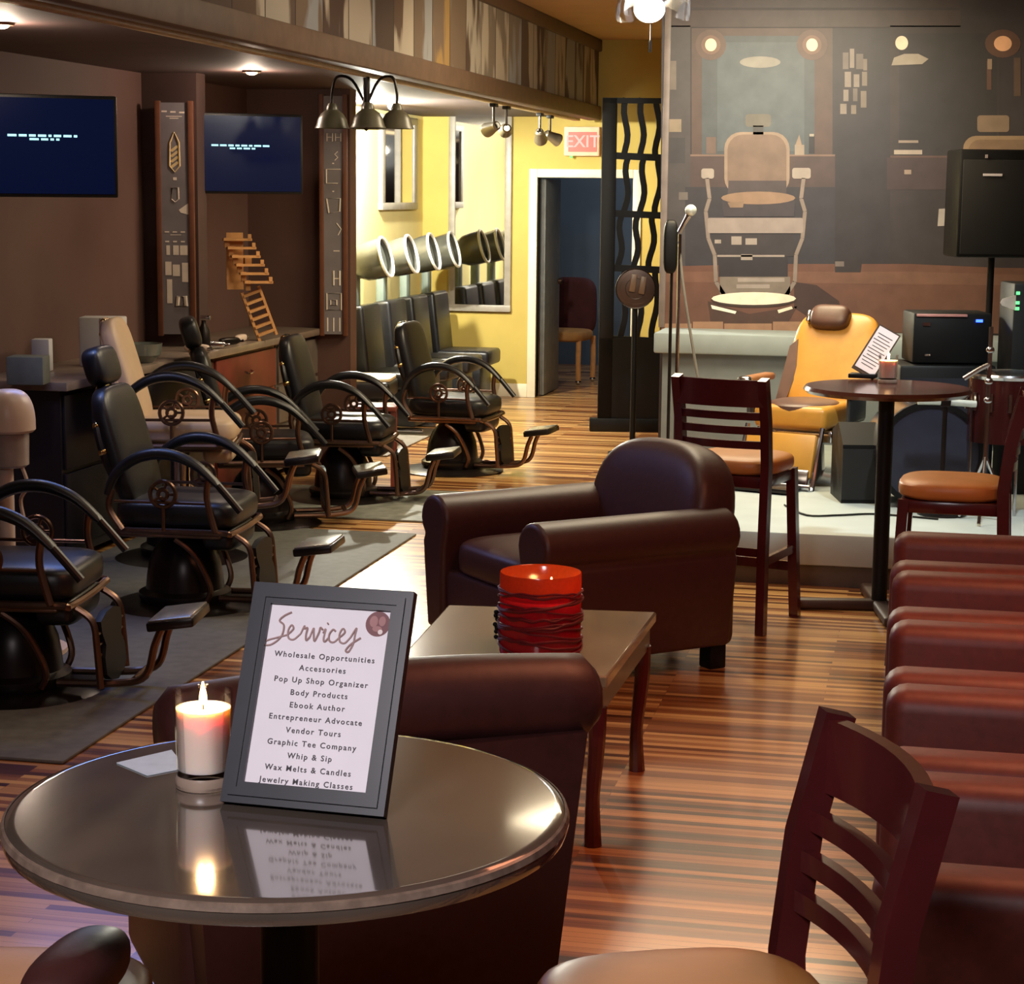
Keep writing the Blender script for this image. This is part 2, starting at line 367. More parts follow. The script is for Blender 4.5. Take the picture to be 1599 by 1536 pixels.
# low stage platform
pz = .25; p0 = G(1050, 905, 0)
PY0 = p0.y; PX0 = p0.x
structure(MB().span((PX0, PY0 + .03, 0), (XR, 12.45, .10)).build('stage_plinth', mat('stage_kick', (96, 84, 70), .6)))
structure(MB().span((PX0, PY0, .10), (XR, 12.45, pz), .01).build('stage_platform', mat('stage_grey', (176, 186, 184), .5, scale=5, var=.06)))

# ------------------------------------------------------------------ mural (a flat printed photograph on the partition)
mural = thing('mural', 'large printed photo mural of a vintage barber chair in a barbershop', 'mural', (0, 0, 0))
MB().poly([GY(1034, -60, YM - .004), GY(1720, -60, YM - .004), GY(1720, 523, YM - .004), GY(1030, 517, YM - .004)]).build('print_sheet', mat('mural_base', (50, 44, 48), .55, scale=5, var=.25), mural)
layers = {}
def mp(pts, rgb, k):
    if max(rgb) < 225: rgb = tuple(int(.88 * (.72 * c + .28 * g_)) for c, g_ in zip(rgb, (66, 64, 70)))
    key = rgb
    m = mat('mural_ink_%d_%d_%d' % rgb, rgb, .5, scale=9, var=.14)
    layers.setdefault(key, (m, []))[1].append(([tuple(p) for p in pts], k))
def mrect(x0, y0, x1, y1, rgb, k): mp([(x0, y0), (x1, y0), (x1, y1), (x0, y1)], rgb, k)
def mell(cx, cy, a, b, rgb, k, n=20): mp([(cx + a * math.cos(2 * math.pi * i / n), cy + b * math.sin(2 * math.pi * i / n)) for i in range(n)], rgb, k)
def mline(pts, w_, rgb, k):
    for (x0, y0), (x1, y1) in zip(pts, pts[1:]):
        dx, dy = x1 - x0, y1 - y0; l = math.hypot(dx, dy); nx, ny = -dy / l * w_ / 2, dx / l * w_ / 2
        mp([(x0 + nx, y0 + ny), (x1 + nx, y1 + ny), (x1 - nx, y1 - ny), (x0 - nx, y0 - ny)], rgb, k)
def mrr(x0, y0, x1, y1, r, rgb, k):
    pts = []
    for cx, cy, a0 in ((x1 - r, y0 + r, -90), (x1 - r, y1 - r, 0), (x0 + r, y1 - r, 90), (x0 + r, y0 + r, 180)):
        for i in range(6): a = R(a0 + 18 * i); pts.append((cx + r * math.cos(a), cy + r * math.sin(a)))
    mp(pts, rgb, k)
mrect(1036, 40, 1078, 418, (80, 74, 76), 1)
mrect(1040, 16, 1500, 42, (72, 54, 50), 1); mrect(1055, 0, 1500, 12, (62, 46, 46), 1)
mrect(1080, 44, 1300, 246, (96, 74, 66), 1); mrect(1096, 56, 1272, 242, (84, 94, 102), 2); mrect(1120, 66, 1256, 236, (98, 112, 120), 3)
for cx, cy in ((1110, 70), (1268, 70)): mell(cx, cy, 24, 24, (116, 88, 76), 4); mell(cx, cy, 15, 15, (150, 112, 92), 5); mell(cx, cy, 9, 10, (240, 212, 180), 6)
mell(1187, 97, 32, 9, (176, 172, 160), 6)
mrect(1078, 243, 1304, 292, (86, 66, 64), 2); mrect(1078, 241, 1304, 244, (150, 120, 104), 3)
mrect(1070, 292, 1304, 420, (54, 52, 60), 2)
mrect(1300, 44, 1390, 420, (50, 44, 50), 1); mrect(1390, 40, 1560, 250, (58, 48, 50), 1); mrect(1404, 52, 1556, 246, (46, 40, 44), 2); mrect(1390, 243, 1480, 246, (110, 78, 70), 3)
mrect(1385, 246, 1485, 296, (72, 54, 54), 2)
mell(1408, 67, 10, 11, (238, 214, 190), 4); mp([(1392, 102), (1396, 90), (1412, 84), (1434, 84), (1450, 92), (1440, 100)], (210, 196, 176), 4)
mell(1566, 68, 28, 22, (120, 78, 60), 3); mell(1566, 68, 14, 12, (235, 180, 140), 4)
for x, y, ww, hh in ((1316, 82, 9, 26), (1327, 76, 7, 30), (1337, 84, 11, 24), (1348, 92, 6, 18), (1319, 112, 10, 24), (1333, 116, 9, 20), (1346, 112, 8, 22), (1317, 140, 8, 18), (1332, 138, 7, 20), (1344, 142, 9, 26), (1312, 162, 10, 16), (1329, 164, 8, 14)):
    mrect(x, y, x + ww, y + hh, random.choice([(170, 154, 142), (130, 116, 110), (150, 136, 120)]), 3)
mrect(1045, 95, 1056, 140, (140, 126, 116), 3); mrect(1043, 186, 1064, 206, (176, 156, 130), 3); mrect(1045, 215, 1070, 255, (64, 60, 64), 2); mrect(1060, 300, 1074, 312, (130, 120, 114), 3)
mrect(1103, 214, 1118, 240, (130, 104, 92), 4); mrect(1241, 226, 1256, 242, (186, 168, 150), 4); mp([(1242, 226), (1248, 210), (1252, 226)], (186, 160, 136), 4); mrect(1263, 212, 1272, 240, (40, 38, 44), 4); mrect(1264, 209, 1271, 213, (200, 190, 176), 5)
mrect(1403, 219, 1434, 223, (196, 176, 160), 4); mrect(1396, 234, 1440, 241, (216, 200, 184), 4); mrect(1412, 265, 1423, 272, (196, 170, 150), 4)
mp([(1466, 326), (1488, 325), (1489, 352), (1464, 353)], (224, 214, 206), 4)
mp([(1036, 416), (1200, 412), (1420, 412), (1560, 418), (1700, 420), (1700, 522), (1031, 516)], (132, 84, 64), 3)
mp([(1036, 424), (1420, 424), (1640, 430), (1640, 446), (1036, 440)], (146, 98, 74), 4)
mp([(1240, 440), (1275, 445), (1310, 470), (1316, 496), (1270, 500), (1240, 480)], (72, 46, 42), 5)
mp([(1105, 470), (1170, 490), (1245, 478), (1230, 505), (1110, 505)], (88, 58, 48), 5)
for i, x in enumerate((1033, 1082, 1131, 1207)): mrect(x, 505 - (i % 2) * 3, x + (47 if i < 2 else 74 if i == 2 else 55), 517, (214, 160, 124), 6)
mell(1200, 405, 14, 6, (70, 56, 60), 4); mp([(1303, 406), (1346, 406), (1344, 425), (1304, 425)], (48, 40, 44), 5); mrect(1304, 408, 1318, 416, (140, 126, 120), 6)
# the chair in the print
mrr(1164, 178, 1204, 198, 5, (130, 124, 112), 5); mrect(1176, 196, 1192, 210, (86, 84, 84), 5)
mrr(1131, 206, 1233, 304, 26, (186, 160, 138), 5); mrr(1136, 210, 1228, 306, 24, (150, 122, 104), 6); mp([(1138, 282), (1228, 282), (1228, 304), (1136, 304)], (84, 72, 74), 7)
mp([(1127, 312), (1242, 312), (1240, 338), (1130, 338)], (66, 60, 66), 7); mell(1184, 309, 58, 10, (186, 150, 118), 8)
mp([(1136, 316), (1162, 314), (1160, 324), (1140, 324)], (176, 142, 112), 9)
mrr(1095, 263, 1115, 279, 4, (206, 192, 180), 7); mrr(1237, 262, 1266, 279, 4, (206, 192, 180), 7)
for sx in (0, 1):
    fx = (lambda v: v) if not sx else (lambda v: 2359 - v)
    mline([(fx(1104), 278), (fx(1108), 310), (fx(1102), 330), (fx(1106), 372), (fx(1116), 398), (fx(1118), 440), (fx(1132), 462)], 6, (176, 158, 146), 7)
mrr(1105, 340, 1254, 364, 3, (196, 180, 172), 8)
mrect(1114, 366, 1240, 400, (58, 52, 56), 6); mrect(1122, 400, 1230, 432, (44, 40, 46), 7)
for x0, y0, x1, y1 in ((1116, 374, 1126, 380), (1142, 369, 1158, 382), (1164, 372, 1182, 382), (1157, 397, 1175, 406), (1120, 398, 1225, 401), (1152, 434, 1225, 440), (1150, 444, 1202, 450)): mrect(x0, y0, x1, y1, (206, 190, 180), 8)
mrect(1124, 432, 1234, 462, (160, 144, 130), 7)
mell(1177, 468, 67, 12, (70, 50, 42), 8); mell(1177, 466, 66, 10, (236, 222, 204), 9)
mp([(1110, 476), (1150, 486), (1148, 490), (1112, 482)], (250, 240, 220), 9); mp([(1214, 484), (1236, 478), (1238, 482), (1216, 489)], (230, 216, 196), 9)
# second chair of the print, right
mrr(1526, 180, 1576, 206, 5, (170, 140, 112), 4); mrr(1504, 212, 1620, 262, 20, (196, 160, 120), 4); mrr(1512, 218, 1620, 262, 18, (168, 132, 98), 5)
mrect(1583, 90, 1594, 150, (110, 80, 62), 4); mrect(1541, 95, 1548, 140, (120, 78, 62), 4); mrect(1542, 92, 1549, 108, (200, 168, 140), 5)
mb = MB(); ms = []
for i, (m, ps) in enumerate(layers.values()):
    ms.append(m)
    for pts, k in ps: mb.poly([GY(x, y, YM - .004 - .0008 * k) for x, y in pts], i)
mb.build('printed_picture', ms, mural)
structure(MB().span((lx - .012, YM - .015, lwz), (lx + .03, YM + .13, ZC), .003).build('trim_5', mat('mural_edge', (120, 110, 108), .5)))

# ------------------------------------------------------------------ bar stools
def make_stool(label):
    t = thing('bar_stool', label, 'bar stool', group='mahogany ladder-back bar stools')   # faces +X, back at -X
    W2 = .19; sh = .655
    for s_ in (1, -1):
        MB().ribbon([(-.235, s_ * .2, 0), (-.21, s_ * W2, .35), (-.195, s_ * W2, .7), (-.215, s_ * W2, .88), (-.26, s_ * W2, 1.06)], .046, .036, (1, 0, 0)).build('rear_leg', WOOD, t)
    for s_ in (1, -1):
        MB().ribbon([(.2, s_ * .19, 0), (.175, s_ * .165, .65)], .04, .04, (1, 0, 0)).build('front_leg', WOOD, t)
    def bow(x0, z, dep, n=9): return [(x0 - dep * (1 - (2 * i / n - 1) ** 2), -W2 + 2 * W2 * i / n, z) for i in range(n + 1)]
    MB().ribbon(bow(-.245, 1.0, .035), .11, .022).build('top_rail', WOOD, t)
    for z, x in ((.905, -.222), (.845, -.21), (.785, -.202)): MB().ribbon(bow(x, z, .03), .032, .018).build('slat', WOOD, t)
    MB().sell((0, 0, sh + .03), (.205, .205, .042), (.5, .6)).build('seat', TAN, t)
    MB().box((0, 0, sh - .03), (.38, .36, .05), bev=.008).build('seat_apron', WOOD, t)
    for s_ in (1, -1): MB().ribbon([(-.21, s_ * .19, .3), (.185, s_ * .18, .3)], .035, .018).build('side_stretcher', WOOD, t)
    MB().ribbon([(.19, -.18, .22), (.19, .18, .22)], .04, .02).build('footrest_rail', WOOD, t)
    MB().ribbon([(-.215, -.19, .34), (-.215, .19, .34)], .035, .018).build('rear_stretcher', WOOD, t)
    return t
a = GD(1110, 700, 7.9)
st1 = make_stool('mahogany ladder-back bar stool with tan seat standing behind the maroon armchair')
st1.location = (a.x + .085, a.y + .40, 0); st1.rotation_euler = (0, 0, YAW + R(62))
a = GD(1490, 705, 7.6)
copy_tree(st1, (a.x + .0, a.y, 0), YAW + R(165), 'mahogany bar stool with reddish-lit seat right of the far bar table')
# near stool, its back at the right of the round table
pl = Vector((.468, 2.76)); pr = Vector((.528, 2.42)); mid = (pl + pr) / 2
bd = (pr - pl).normalized(); fwd = Vector((bd.y, -bd.x))            # seat side (towards the left)
if fwd.x > 0: fwd = -fwd
ctr = mid + fwd * .25
wc = RT * ctr.x + FW * ctr.y; fw_w = RT * fwd.x + FW * fwd.y
copy_tree(st1, (wc.x, wc.y, 0), math.atan2(fw_w.y, fw_w.x), 'glossy mahogany ladder-back bar stool nearest the viewer, beside the round table')
a = G(0, 1530, .735)
st4 = copy_tree(st1, (a.x - .0, a.y - .02, 0), YAW + R(0), 'bar stool with tan seat cut off by the lower left picture corner')
cu = thing('cushion', 'rounded brown leather cushion lying on the tan stool seat', 'cushion', (0, 0, 0))
a = G(150, 1545, .74)
MB().sell((a.x, a.y - .06, .787), (.05, .12, .042), (.8, .8)).build('cover', LEA, cu)

# ------------------------------------------------------------------ near bar table and what stands on it
TZ = .98
c0 = G(451, 1254, TZ)
e0 = G(2, 1275, TZ); e1 = G(902, 1245, TZ); TR = (e1 - e0).length / 2 * .985
tab = thing('bar_table', 'round dark bar table with a glossy scuffed top holding the framed sign', 'table', (c0.x, c0.y, 0))
MB().lathe([(0, TZ - .036), (TR - .02, TZ - .036), (TR - .004, TZ - .03), (TR, TZ - .018), (TR - .003, TZ - .005), (TR - .012, TZ), (TR - .02, TZ), (0, TZ)], n=96).build('table_top', TTOP, tab)
MB().lathe([(TR - .006, TZ - .0022), (TR - .0022, TZ - .004), (TR + .0005, TZ - .012)], n=96, cap=False).build('edge_highlight_band', mat('edge_highlight_tint', (116, 98, 86), .25, scale=40, var=.3), tab)  # paler mottled rim band, the edge highlight put into its colour
MB().cyl((0, 0, .05), (0, 0, TZ - .04), .04, n=24).build('pedestal', BLKP, tab)
mb = MB()
for k in range(4): a_ = R(45 + 90 * k); mb.box((.16 * math.cos(a_), .16 * math.sin(a_), .03), (.32, .07, .05), (0, 0, a_), .012)
mb.build('cross_base', BLKP, tab)

FRM = mat('charcoal_frame', (30, 30, 40), .35, scale=30)
fr0 = G(472, 1268, TZ)
sg = thing('sign_frame', 'ribbed charcoal picture frame with a printed Services list on the round table', 'framed sign', (fr0.x, fr0.y, TZ + .004), YAW - R(15))
FWd, FHt, LEAN = .232, .305, R(25)
LM = Matrix.Rotation(-LEAN, 4, 'X')           # local: x right, z up, -y towards the viewer
def SP(u, v, d=0): return LM @ Vector((u, -d, v))
# three stepped ribs around the opening
mb = MB()
b = .028
def ring(u0, v0, u1, v1, wd, d0, d1):
    for (a0, a1, b0, b1) in ((u0, u1, v0, v0 + wd), (u0, u1, v1 - wd, v1), (u0, u0 + wd, v0 + wd, v1 - wd), (u1 - wd, u1, v0 + wd, v1 - wd)):
        mb.prism([(a0, b0), (a1, b0), (a1, b1), (a0, b1)], SP, d0, d1)
ring(-FWd / 2, 0, FWd / 2, FHt, .012, -.01, .006)
ring(-FWd / 2 + .010, .010, FWd / 2 - .010, FHt - .010, .011, -.01, .010)
ring(-FWd / 2 + .019, .019, FWd / 2 - .019, FHt - .019, .010, -.01, .007)
mb.build('frame', FRM, sg)
mb = MB(); s_ = b - .002
pp = MB().prism([(-FWd / 2 + s_, s_), (FWd / 2 - s_, s_), (FWd / 2 - s_, FHt - s_), (-FWd / 2 + s_, FHt - s_)], SP, -.006, .001).build('paper', PAPER, sg)
MB().prism([(-FWd / 2 + .01, .01), (FWd / 2 - .01, .01), (FWd / 2 - .01, FHt - .01), (-FWd / 2 + .01, FHt - .01)], SP, -.012, -.007).build('backing', BLKP, sg)
MB().prism([(-.03, 0.0), (.03, 0.0), (.015, .2), (-.015, .2)], lambda u, v, w: Vector((u, .1285 * (1 - v / .215) + .012 + v * .42 + .004 + w, v * .83)), 0, .003).build('easel_stand', BLKP, sg)
INK = mat('grey_ink', (66, 62, 68), .7, var=.05); ROSE = mat('rose_ink', (160, 132, 130), .7, var=.05)
lines = ['Wholesale Opportunities', 'Accessories', 'Pop Up Shop Organizer', 'Body Products', 'Ebook Author', 'Entrepreneur Advocate', 'Vendor Tours', 'Graphic Tee Company', 'Whip & Sip', 'Wax Melts & Candles', 'Jewelry Making Classes', 'Escape Courses'][:11]
ts = []
pu0, pv0, pv1 = -FWd / 2 + b, b, FHt - b
for i, ln in enumerate(lines):
    v = pv1 - .070 - i * .0172
    M = LM @ Matrix.Translation((0, -.0014, v)) @ Matrix.Rotation(math.pi / 2, 4, 'X')
    ts.append(text_mesh(ln, .0108, 'lettering', INK, None, M, 1.28))
join_mesh(ts, 'lettering', INK, pp)
# flowing heading
def stroke(mbx, pts, sx, ox, oy, wd=.0015):
    P3 = [SP(ox + x * sx, oy + y * sx, .0016) for x, y in pts]
    mbx.tube(P3, wd, 5, sub=6)
hd = MB(); sc = .0145; ox = -FWd / 2 + .035; oy = pv1 - .050
W_ = [[(1.7, 2.7), (1.0, 2.3), (.6, 1.8), (1.1, 1.35), (1.0, .3), (.2, -.5), (-.5, -.6), (-.4, -.2), (.7, .2), (1.6, .5)],   # S
      [(1.6, .5), (2.1, 1.1), (1.85, 1.45), (1.6, .9), (1.75, .2), (2.3, .1), (2.9, .7)],       # e
      [(2.9, .7), (3.15, 1.45), (3.22, 1.2), (3.5, 1.28), (3.45, .6), (3.55, .1), (3.85, .4)],
      [(3.85, .4), (4.1, 1.3), (4.2, .8), (4.38, .08), (4.7, .9), (4.78, 1.4), (5.05, 1.2)],
      [(5.1, .9), (5.32, 1.3), (5.25, .4), (5.4, .1), (5.75, .5)],
      [(6.35, 1.15), (6.05, 1.3), (5.75, .8), (5.85, .2), (6.3, .1), (6.8, .6)],                 # c
      [(6.8, .6), (7.25, 1.1), (7.0, 1.45), (6.75, .9), (6.9, .2), (7.4, .1), (7.9, .7)],        # e
      [(7.9, .7), (8.35, 1.6), (8.3, .9), (8.25, .1), (7.9, -.7), (7.6, -.6), (8.0, 0), (8.9, .7)]]  # s
for q in W_: stroke(hd, q, sc, ox, oy)
stroke(hd, [(5.42, 1.8), (5.52, 1.88)], sc, ox, oy, .002)
hd.build('script_heading', ROSE, pp)
ex = FWd / 2 - b - .0185
mb = MB(); n_ = 28
mb.poly([SP(ex + .0175 * math.cos(2 * math.pi * k / n_), pv1 - .019 + .0175 * math.sin(2 * math.pi * k / n_), .0013) for k in range(n_)], 0)
for (dx, dy, rx, ry, mi) in ((-.006, .003, .006, .008, 1), (.006, .004, .005, .007, 1), (0, -.007, .007, .004, 1), (.005, -.011, .0035, .0035, 2)):
    mb.poly([SP(ex + dx + rx * math.cos(2 * math.pi * k / 14), pv1 - .019 + dy + ry * math.sin(2 * math.pi * k / 14), .0016 + .0002 * mi) for k in range(14)], mi)
mb.build('round_picture', [mat('plum_ink', (116, 70, 74), .6), mat('mauve_ink', (160, 112, 112), .6), mat('pale_ink', (226, 208, 206), .6)], pp)

def candle(name, label, loc, r, h, wax_rgb, level, power):
    t = thing(name, label, 'candle', loc, 0)
    g = MB().lathe([(r * .93, 0), (r * .95, .004), (r * .93, .014), (r * .9, .018), (r, h), (r * .95, h), (r * .86, .024), (0, .02)], n=40, cap=False); g.build('glass_jar', GLASS, t)
    MB().lathe([(0, .021), (r * .84, .025), (r * .915, level), (r * .7, level - .002), (0, level - .003)], n=32, cap=False).build('wax', mat('candle_wax', wax_rgb, .5, var=.04), t)
    MB().lathe([(r * .94, .001), (r * .96, .012), (r * .9, .018)], n=32, cap=False).build('base_ring', mat('frosted_base', (150, 130, 116), .3), t)
    MB().cyl((0, 0, level - .003), (0, 0, level + .008), .0012, n=6).build('wick', BLKP, t)
    MB().lathe([(.001, level + .004), (.0055, level + .01), (.005, level + .018), (.001, level + .036)], n=12).build('flame', emit_mat('flame', (255, 210, 130), 30), t)
    l = lamp('POINT', 'flame_light', (0, 0, level + .02), power, (1, .56, .24), .008); l.parent = t
    return t
a = G(319, 1226, TZ)
MATS['candle_wax'] = None; del MATS['candle_wax']
wx = mat('candle_wax', (238, 214, 200), .5, var=.04)
wb = wx.node_tree.nodes['Principled BSDF']; wb.inputs['Subsurface Weight'].default_value = .6; wb.inputs['Subsurface Scale'].default_value = .5; wb.inputs['Subsurface Radius'].default_value = (.06, .03, .014)
candle('candle', 'lit cream candle in a clear glass tumbler left of the framed sign', (a.x, a.y, TZ), .0415, .135, (238, 214, 200), .112, 2.6)
a = G(228, 1194, TZ); b2 = [G(182, 1192, TZ), G(268, 1172, TZ), G(290, 1200, TZ), G(230, 1212, TZ)]
tag(MB().prism([(p.x, p.y) for p in b2], lambda u, v, w: Vector((u, v, TZ + .0005 + w)), 0, .0012).build('card', mat('pale_blue_card', (196, 206, 216), .4, scale=30, var=.1)), 'pale glossy card lying flat behind the candle on the round table', 'card')

# ------------------------------------------------------------------ club armchairs
def make_club(label, w=.92, d=.92):
    t = thing('armchair', label, 'armchair', group='maroon leather club armchairs')       # faces +X
    W2 = w / 2
    for s_ in (1, -1):
        prof = []
        # rolled arm outline in (lateral, z): outer side tapers down, roll on top
        pr_ = [(-.16, .1), (-.155, .3), (-.16, .42)]
        for k in range(13):
            an = R(200 - 20 * k * 1.02); pr_.append((-.082 + .105 * math.cos(an), .535 + .095 * math.sin(an)))
        pr_ += [(.005, .44), (-.01, .3), (-.035, .1)]
        mb = MB().prism(pr_, lambda u, v, ww: Vector((ww, s_ * (W2 + u), v)), -d / 2 + .06, d / 2)
        o = mb.build('arm', LEA, t, ang=50)
        bv = o.modifiers.new('soft', 'BEVEL'); bv.width = .018; bv.segments = 3; bv.limit_method = 'ANGLE'; bv.angle_limit = R(50)
    MB().box((.02, 0, .22), (d - .08, w - .28, .24), bev=.02).build('base', LEA, t)
    MB().sell((.08, 0, .40), (.36, (w - .32) / 2, .085), (.45, .35)).build('seat_cushion', LEA, t)
    def shape(p):   # crest of the back
        # top edge sweeps down to the corners
        y = p.y / (W2 - .09); p = p.copy(); p.z -= .05 * y * y if p.z > 0 else 0; p.x += .03 * y * y; return p
    MB().sell((-d / 2 + .09, 0, .485), (.12, W2 - .07, .36), (.5, .42), (0, R(-10), 0), 36, 22, fn=shape).build('backrest', LEA, t)
    MB().box((-d / 2 + .09, 0, .3), (.14, w - .1, .42), bev=.04, seg=3).build('back_panel', LEA, t)
    for sx in (1, -1):
        for sy in (1, -1): MB().box((sx * (d / 2 - .08), sy * (W2 - .12), .06), (.075, .075, .12), bev=.006).build('foot', BLKP, t)
    return t
ff = Vector((.12, 6.83)); Ld = Vector((.35, -.6)).normalized(); Fd = Vector((-.6, -.35)).normalized()
c1 = Vector((.10, 6.95)) - Ld * .40 - Fd * .44
wc = RT * c1.x + FW * c1.y; fw_ = RT * Fd.x + FW * Fd.y
ch1 = make_club('maroon leather club armchair behind the red candle, angled towards the left')
ch1.location = (wc.x, wc.y, 0); ch1.rotation_euler = (0, 0, math.atan2(fw_.y, fw_.x))
def make_rolled(label, w=.90, d=.78):
    t = thing('armchair', label, 'armchair', group='maroon leather club armchairs')       # faces +X, rolled top along its back
    W2 = w / 2
    MB().prism([(-W2 + .09, .10), (W2 - .09, .10), (W2 - .045, .72), (-W2 + .045, .72)], lambda u, v, ww: Vector((-d / 2 + .1 - (v - .1) * .1 + ww, u, v)), -.09, .08).build('back_panel', LEA, t)
    mb = MB(); r_ = .088; c_ = Vector((-d / 2 + .035, 0, .775)); n = 14
    mb.tube([(c_.x, -W2 - .0, c_.z)] + [(c_.x, -W2 + .03 + (w - .06) * k / n, c_.z + .02 * math.sin(math.pi * k / n)) for k in range(n + 1)] + [(c_.x, W2, c_.z)], [.06] + [r_] * (n + 1) + [.06], 18, smooth=False)
    mb.build('rolled_top', LEA, t, ang=60)
    for s_ in (1, -1):
        MB().box((.03, s_ * (W2 - .13), .32), (d - .16, .15, .46), bev=.04, seg=3).build('arm', LEA, t)
    MB().box((.03, 0, .22), (d - .1, w - .4, .24), bev=.02).build('base', LEA, t)
    MB().sell((.06, 0, .40), (d / 2 - .1, (w - .42) / 2, .085), (.45, .35)).build('seat_cushion', LEA, t)
    for sx in (1, -1):
        for sy in (1, -1): MB().box((sx * (d / 2 - .1), sy * (W2 - .16), .06), (.075, .075, .12), bev=.006).build('foot', BLKP, t)
    return t
bv_ = Vector((.93, .37)).normalized(); Fd = Vector((-bv_.y, bv_.x)); bc = Vector((.17, 3.97)) - bv_ * .45 + Fd * .36
wc = RT * bc.x + FW * bc.y; fw_ = RT * Fd.x + FW * Fd.y
ch2 = make_rolled('maroon leather armchair seen from behind, between round table and red candle')
ch2.location = (wc.x, wc.y, 0); ch2.rotation_euler = (0, 0, math.atan2(fw_.y, fw_.x))

# coffee table with the red candle holder
CZ = .5
q = [G(700, 944, CZ), G(1025, 955, CZ), G(948, 1056, CZ), G(612, 1040, CZ)]
cc = sum(q, Vector()) / 4
ct = thing('side_table', 'low wooden side table between the two maroon armchairs', 'table', (cc.x, cc.y, 0))
loc_ = [(p.x - cc.x, p.y - cc.y) for p in q]
o = MB().prism(loc_, lambda u, v, ww: Vector((u, v, ww)), CZ - .035, CZ).build('table_top', mat('olive_brown_top', (128, 116, 92), .16, scale=5, coat=.5), ct)
bv = o.modifiers.new('b', 'BEVEL'); bv.width = .006; bv.segments = 2
ins = [(u * .93, v * .93) for u, v in loc_]
MB().prism([(u * .95, v * .95) for u, v in loc_], lambda u, v, ww: Vector((u, v, ww)), CZ - .11, CZ - .036).build('apron', mat('dark_carved_wood', (50, 30, 26), .3, coat=.3), ct)
for u, v in ins: MB().tube([(u * .95, v * .95, CZ - .1), (u * .96, v * .96, .3), (u * .92, v * .92, .14), (u * .93, v * .93, 0)], [.03, .024, .02, .026], 10).build('leg', WOOD, ct)
a = G(843, 1020, CZ)
RED_GLOW = translucent_mat('red_glass_glow', (216, 92, 48), .5)  # rim above the wax tinted orange, candle glow put into the colour
rc = thing('candle_holder', 'large red glass candle cylinder wrapped in dark wire on the side table', 'candle holder', (a.x, a.y, CZ))
rr_ = .116
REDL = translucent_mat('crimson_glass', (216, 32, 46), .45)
MB().lathe([(rr_ * .97, 0), (rr_, .01), (rr_, .185)], n=48, cap=False).lathe([(rr_, .185), (rr_, .232), (rr_ * .985, .238), (rr_ * .95, .232), (rr_ * .95, .17)], n=48, cap=False, mi=1).build('glass_cylinder', [REDL, RED_GLOW], rc)
mb = MB()
for k in range(15):
    z0 = .035 + .0115 * k + random.uniform(-.008, .008); tl = random.uniform(-.02, .02); pts = []
    ph = random.uniform(0, 6.28)
    for i in range(25):
        an = 2 * math.pi * i / 24; pts.append(((rr_ + .003) * math.cos(an), (rr_ + .003) * math.sin(an), z0 + tl * math.sin(an + ph) + random.uniform(-.004, .004)))
    mb.tube(pts[:-1], .0022 + .003 * random.random(), 5, closed=True, sub=3)
mb.build('wire_wrap', mat('dark_red_wire', (104, 20, 28), .5), rc)
mb = MB()
for i in range(7): mb.sell((-rr_ - .006 - .003 * (i % 2), -.03 + .008 * (i % 3), .12 - .012 * i), (.007, .007, .007), (1, 1), nu=8, nv=6)
mb.build('bead_string', BLKP, rc)
MB().lathe([(0, .013), (rr_ * .72, .013), (rr_ * .72, .176), (.05, .174), (0, .172)], n=32, cap=False).build('wax', mat('red_wax', (150, 40, 34), .5), rc)
fp = -RT * -.03 - FW * .02
MB().lathe([(.001, .182), (.008, .19), (.007, .202), (.001, .226)], (fp.x, fp.y, 0), n=12).build('flame', emit_mat('flame2', (255, 200, 110), 40), rc)
l = lamp('POINT', 'flame_light', (fp.x, fp.y, .215), .42, (1, .55, .2), .015); l.parent = rc

# ------------------------------------------------------------------ row of lounge chairs at the right
def make_lounge(label):
    t = thing('lounge_chair', label, 'armchair', group='red-brown leather lounge chairs in a row')    # faces -X in room space
    for s_ in (1, -1):
        MB().box((.36, s_ * .285, .345), (.84, .15, .57), bev=.05, seg=4).build('arm', LEAR, t)
    MB().box((.42, 0, .17), (.76, .4, .24), bev=.03).build('base', LEAR, t)
    MB().sell((.34, 0, .33), (.38, .2, .07), (.4, .35)).build('seat_cushion', LEAR, t)
    MB().box((.76, 0, .55), (.2, .72, .72), (0, R(8), 0), .06, 4).build('backrest', LEAR, t)
    for x in (.02, .7):
        for s_ in (1, -1): MB().cyl((x, s_ * .27, 0), (x, s_ * .27, .07), .022, .028).build('foot', BLKP, t)
    return t
n0 = G(1412, 856, .63)
lab = ['red-brown leather lounge chair at the far end of the row, beside the bar stool', 'red-brown leather lounge chair second from the far end of its row', 'red-brown leather lounge chair in the middle of its row', 'red-brown leather lounge chair second from the near end of its row', 'red-brown leather lounge chair at the near end of the row, behind the near stool']
L0 = None
for i in range(5):
    y = n0.y + .05 - .75 * i; x = n0.x + .02 + .01 * i
    if L0 is None: L0 = make_lounge(lab[0]); L0.location = (x, y, 0)
    else: copy_tree(L0, (x, y, 0), 0, lab[i])

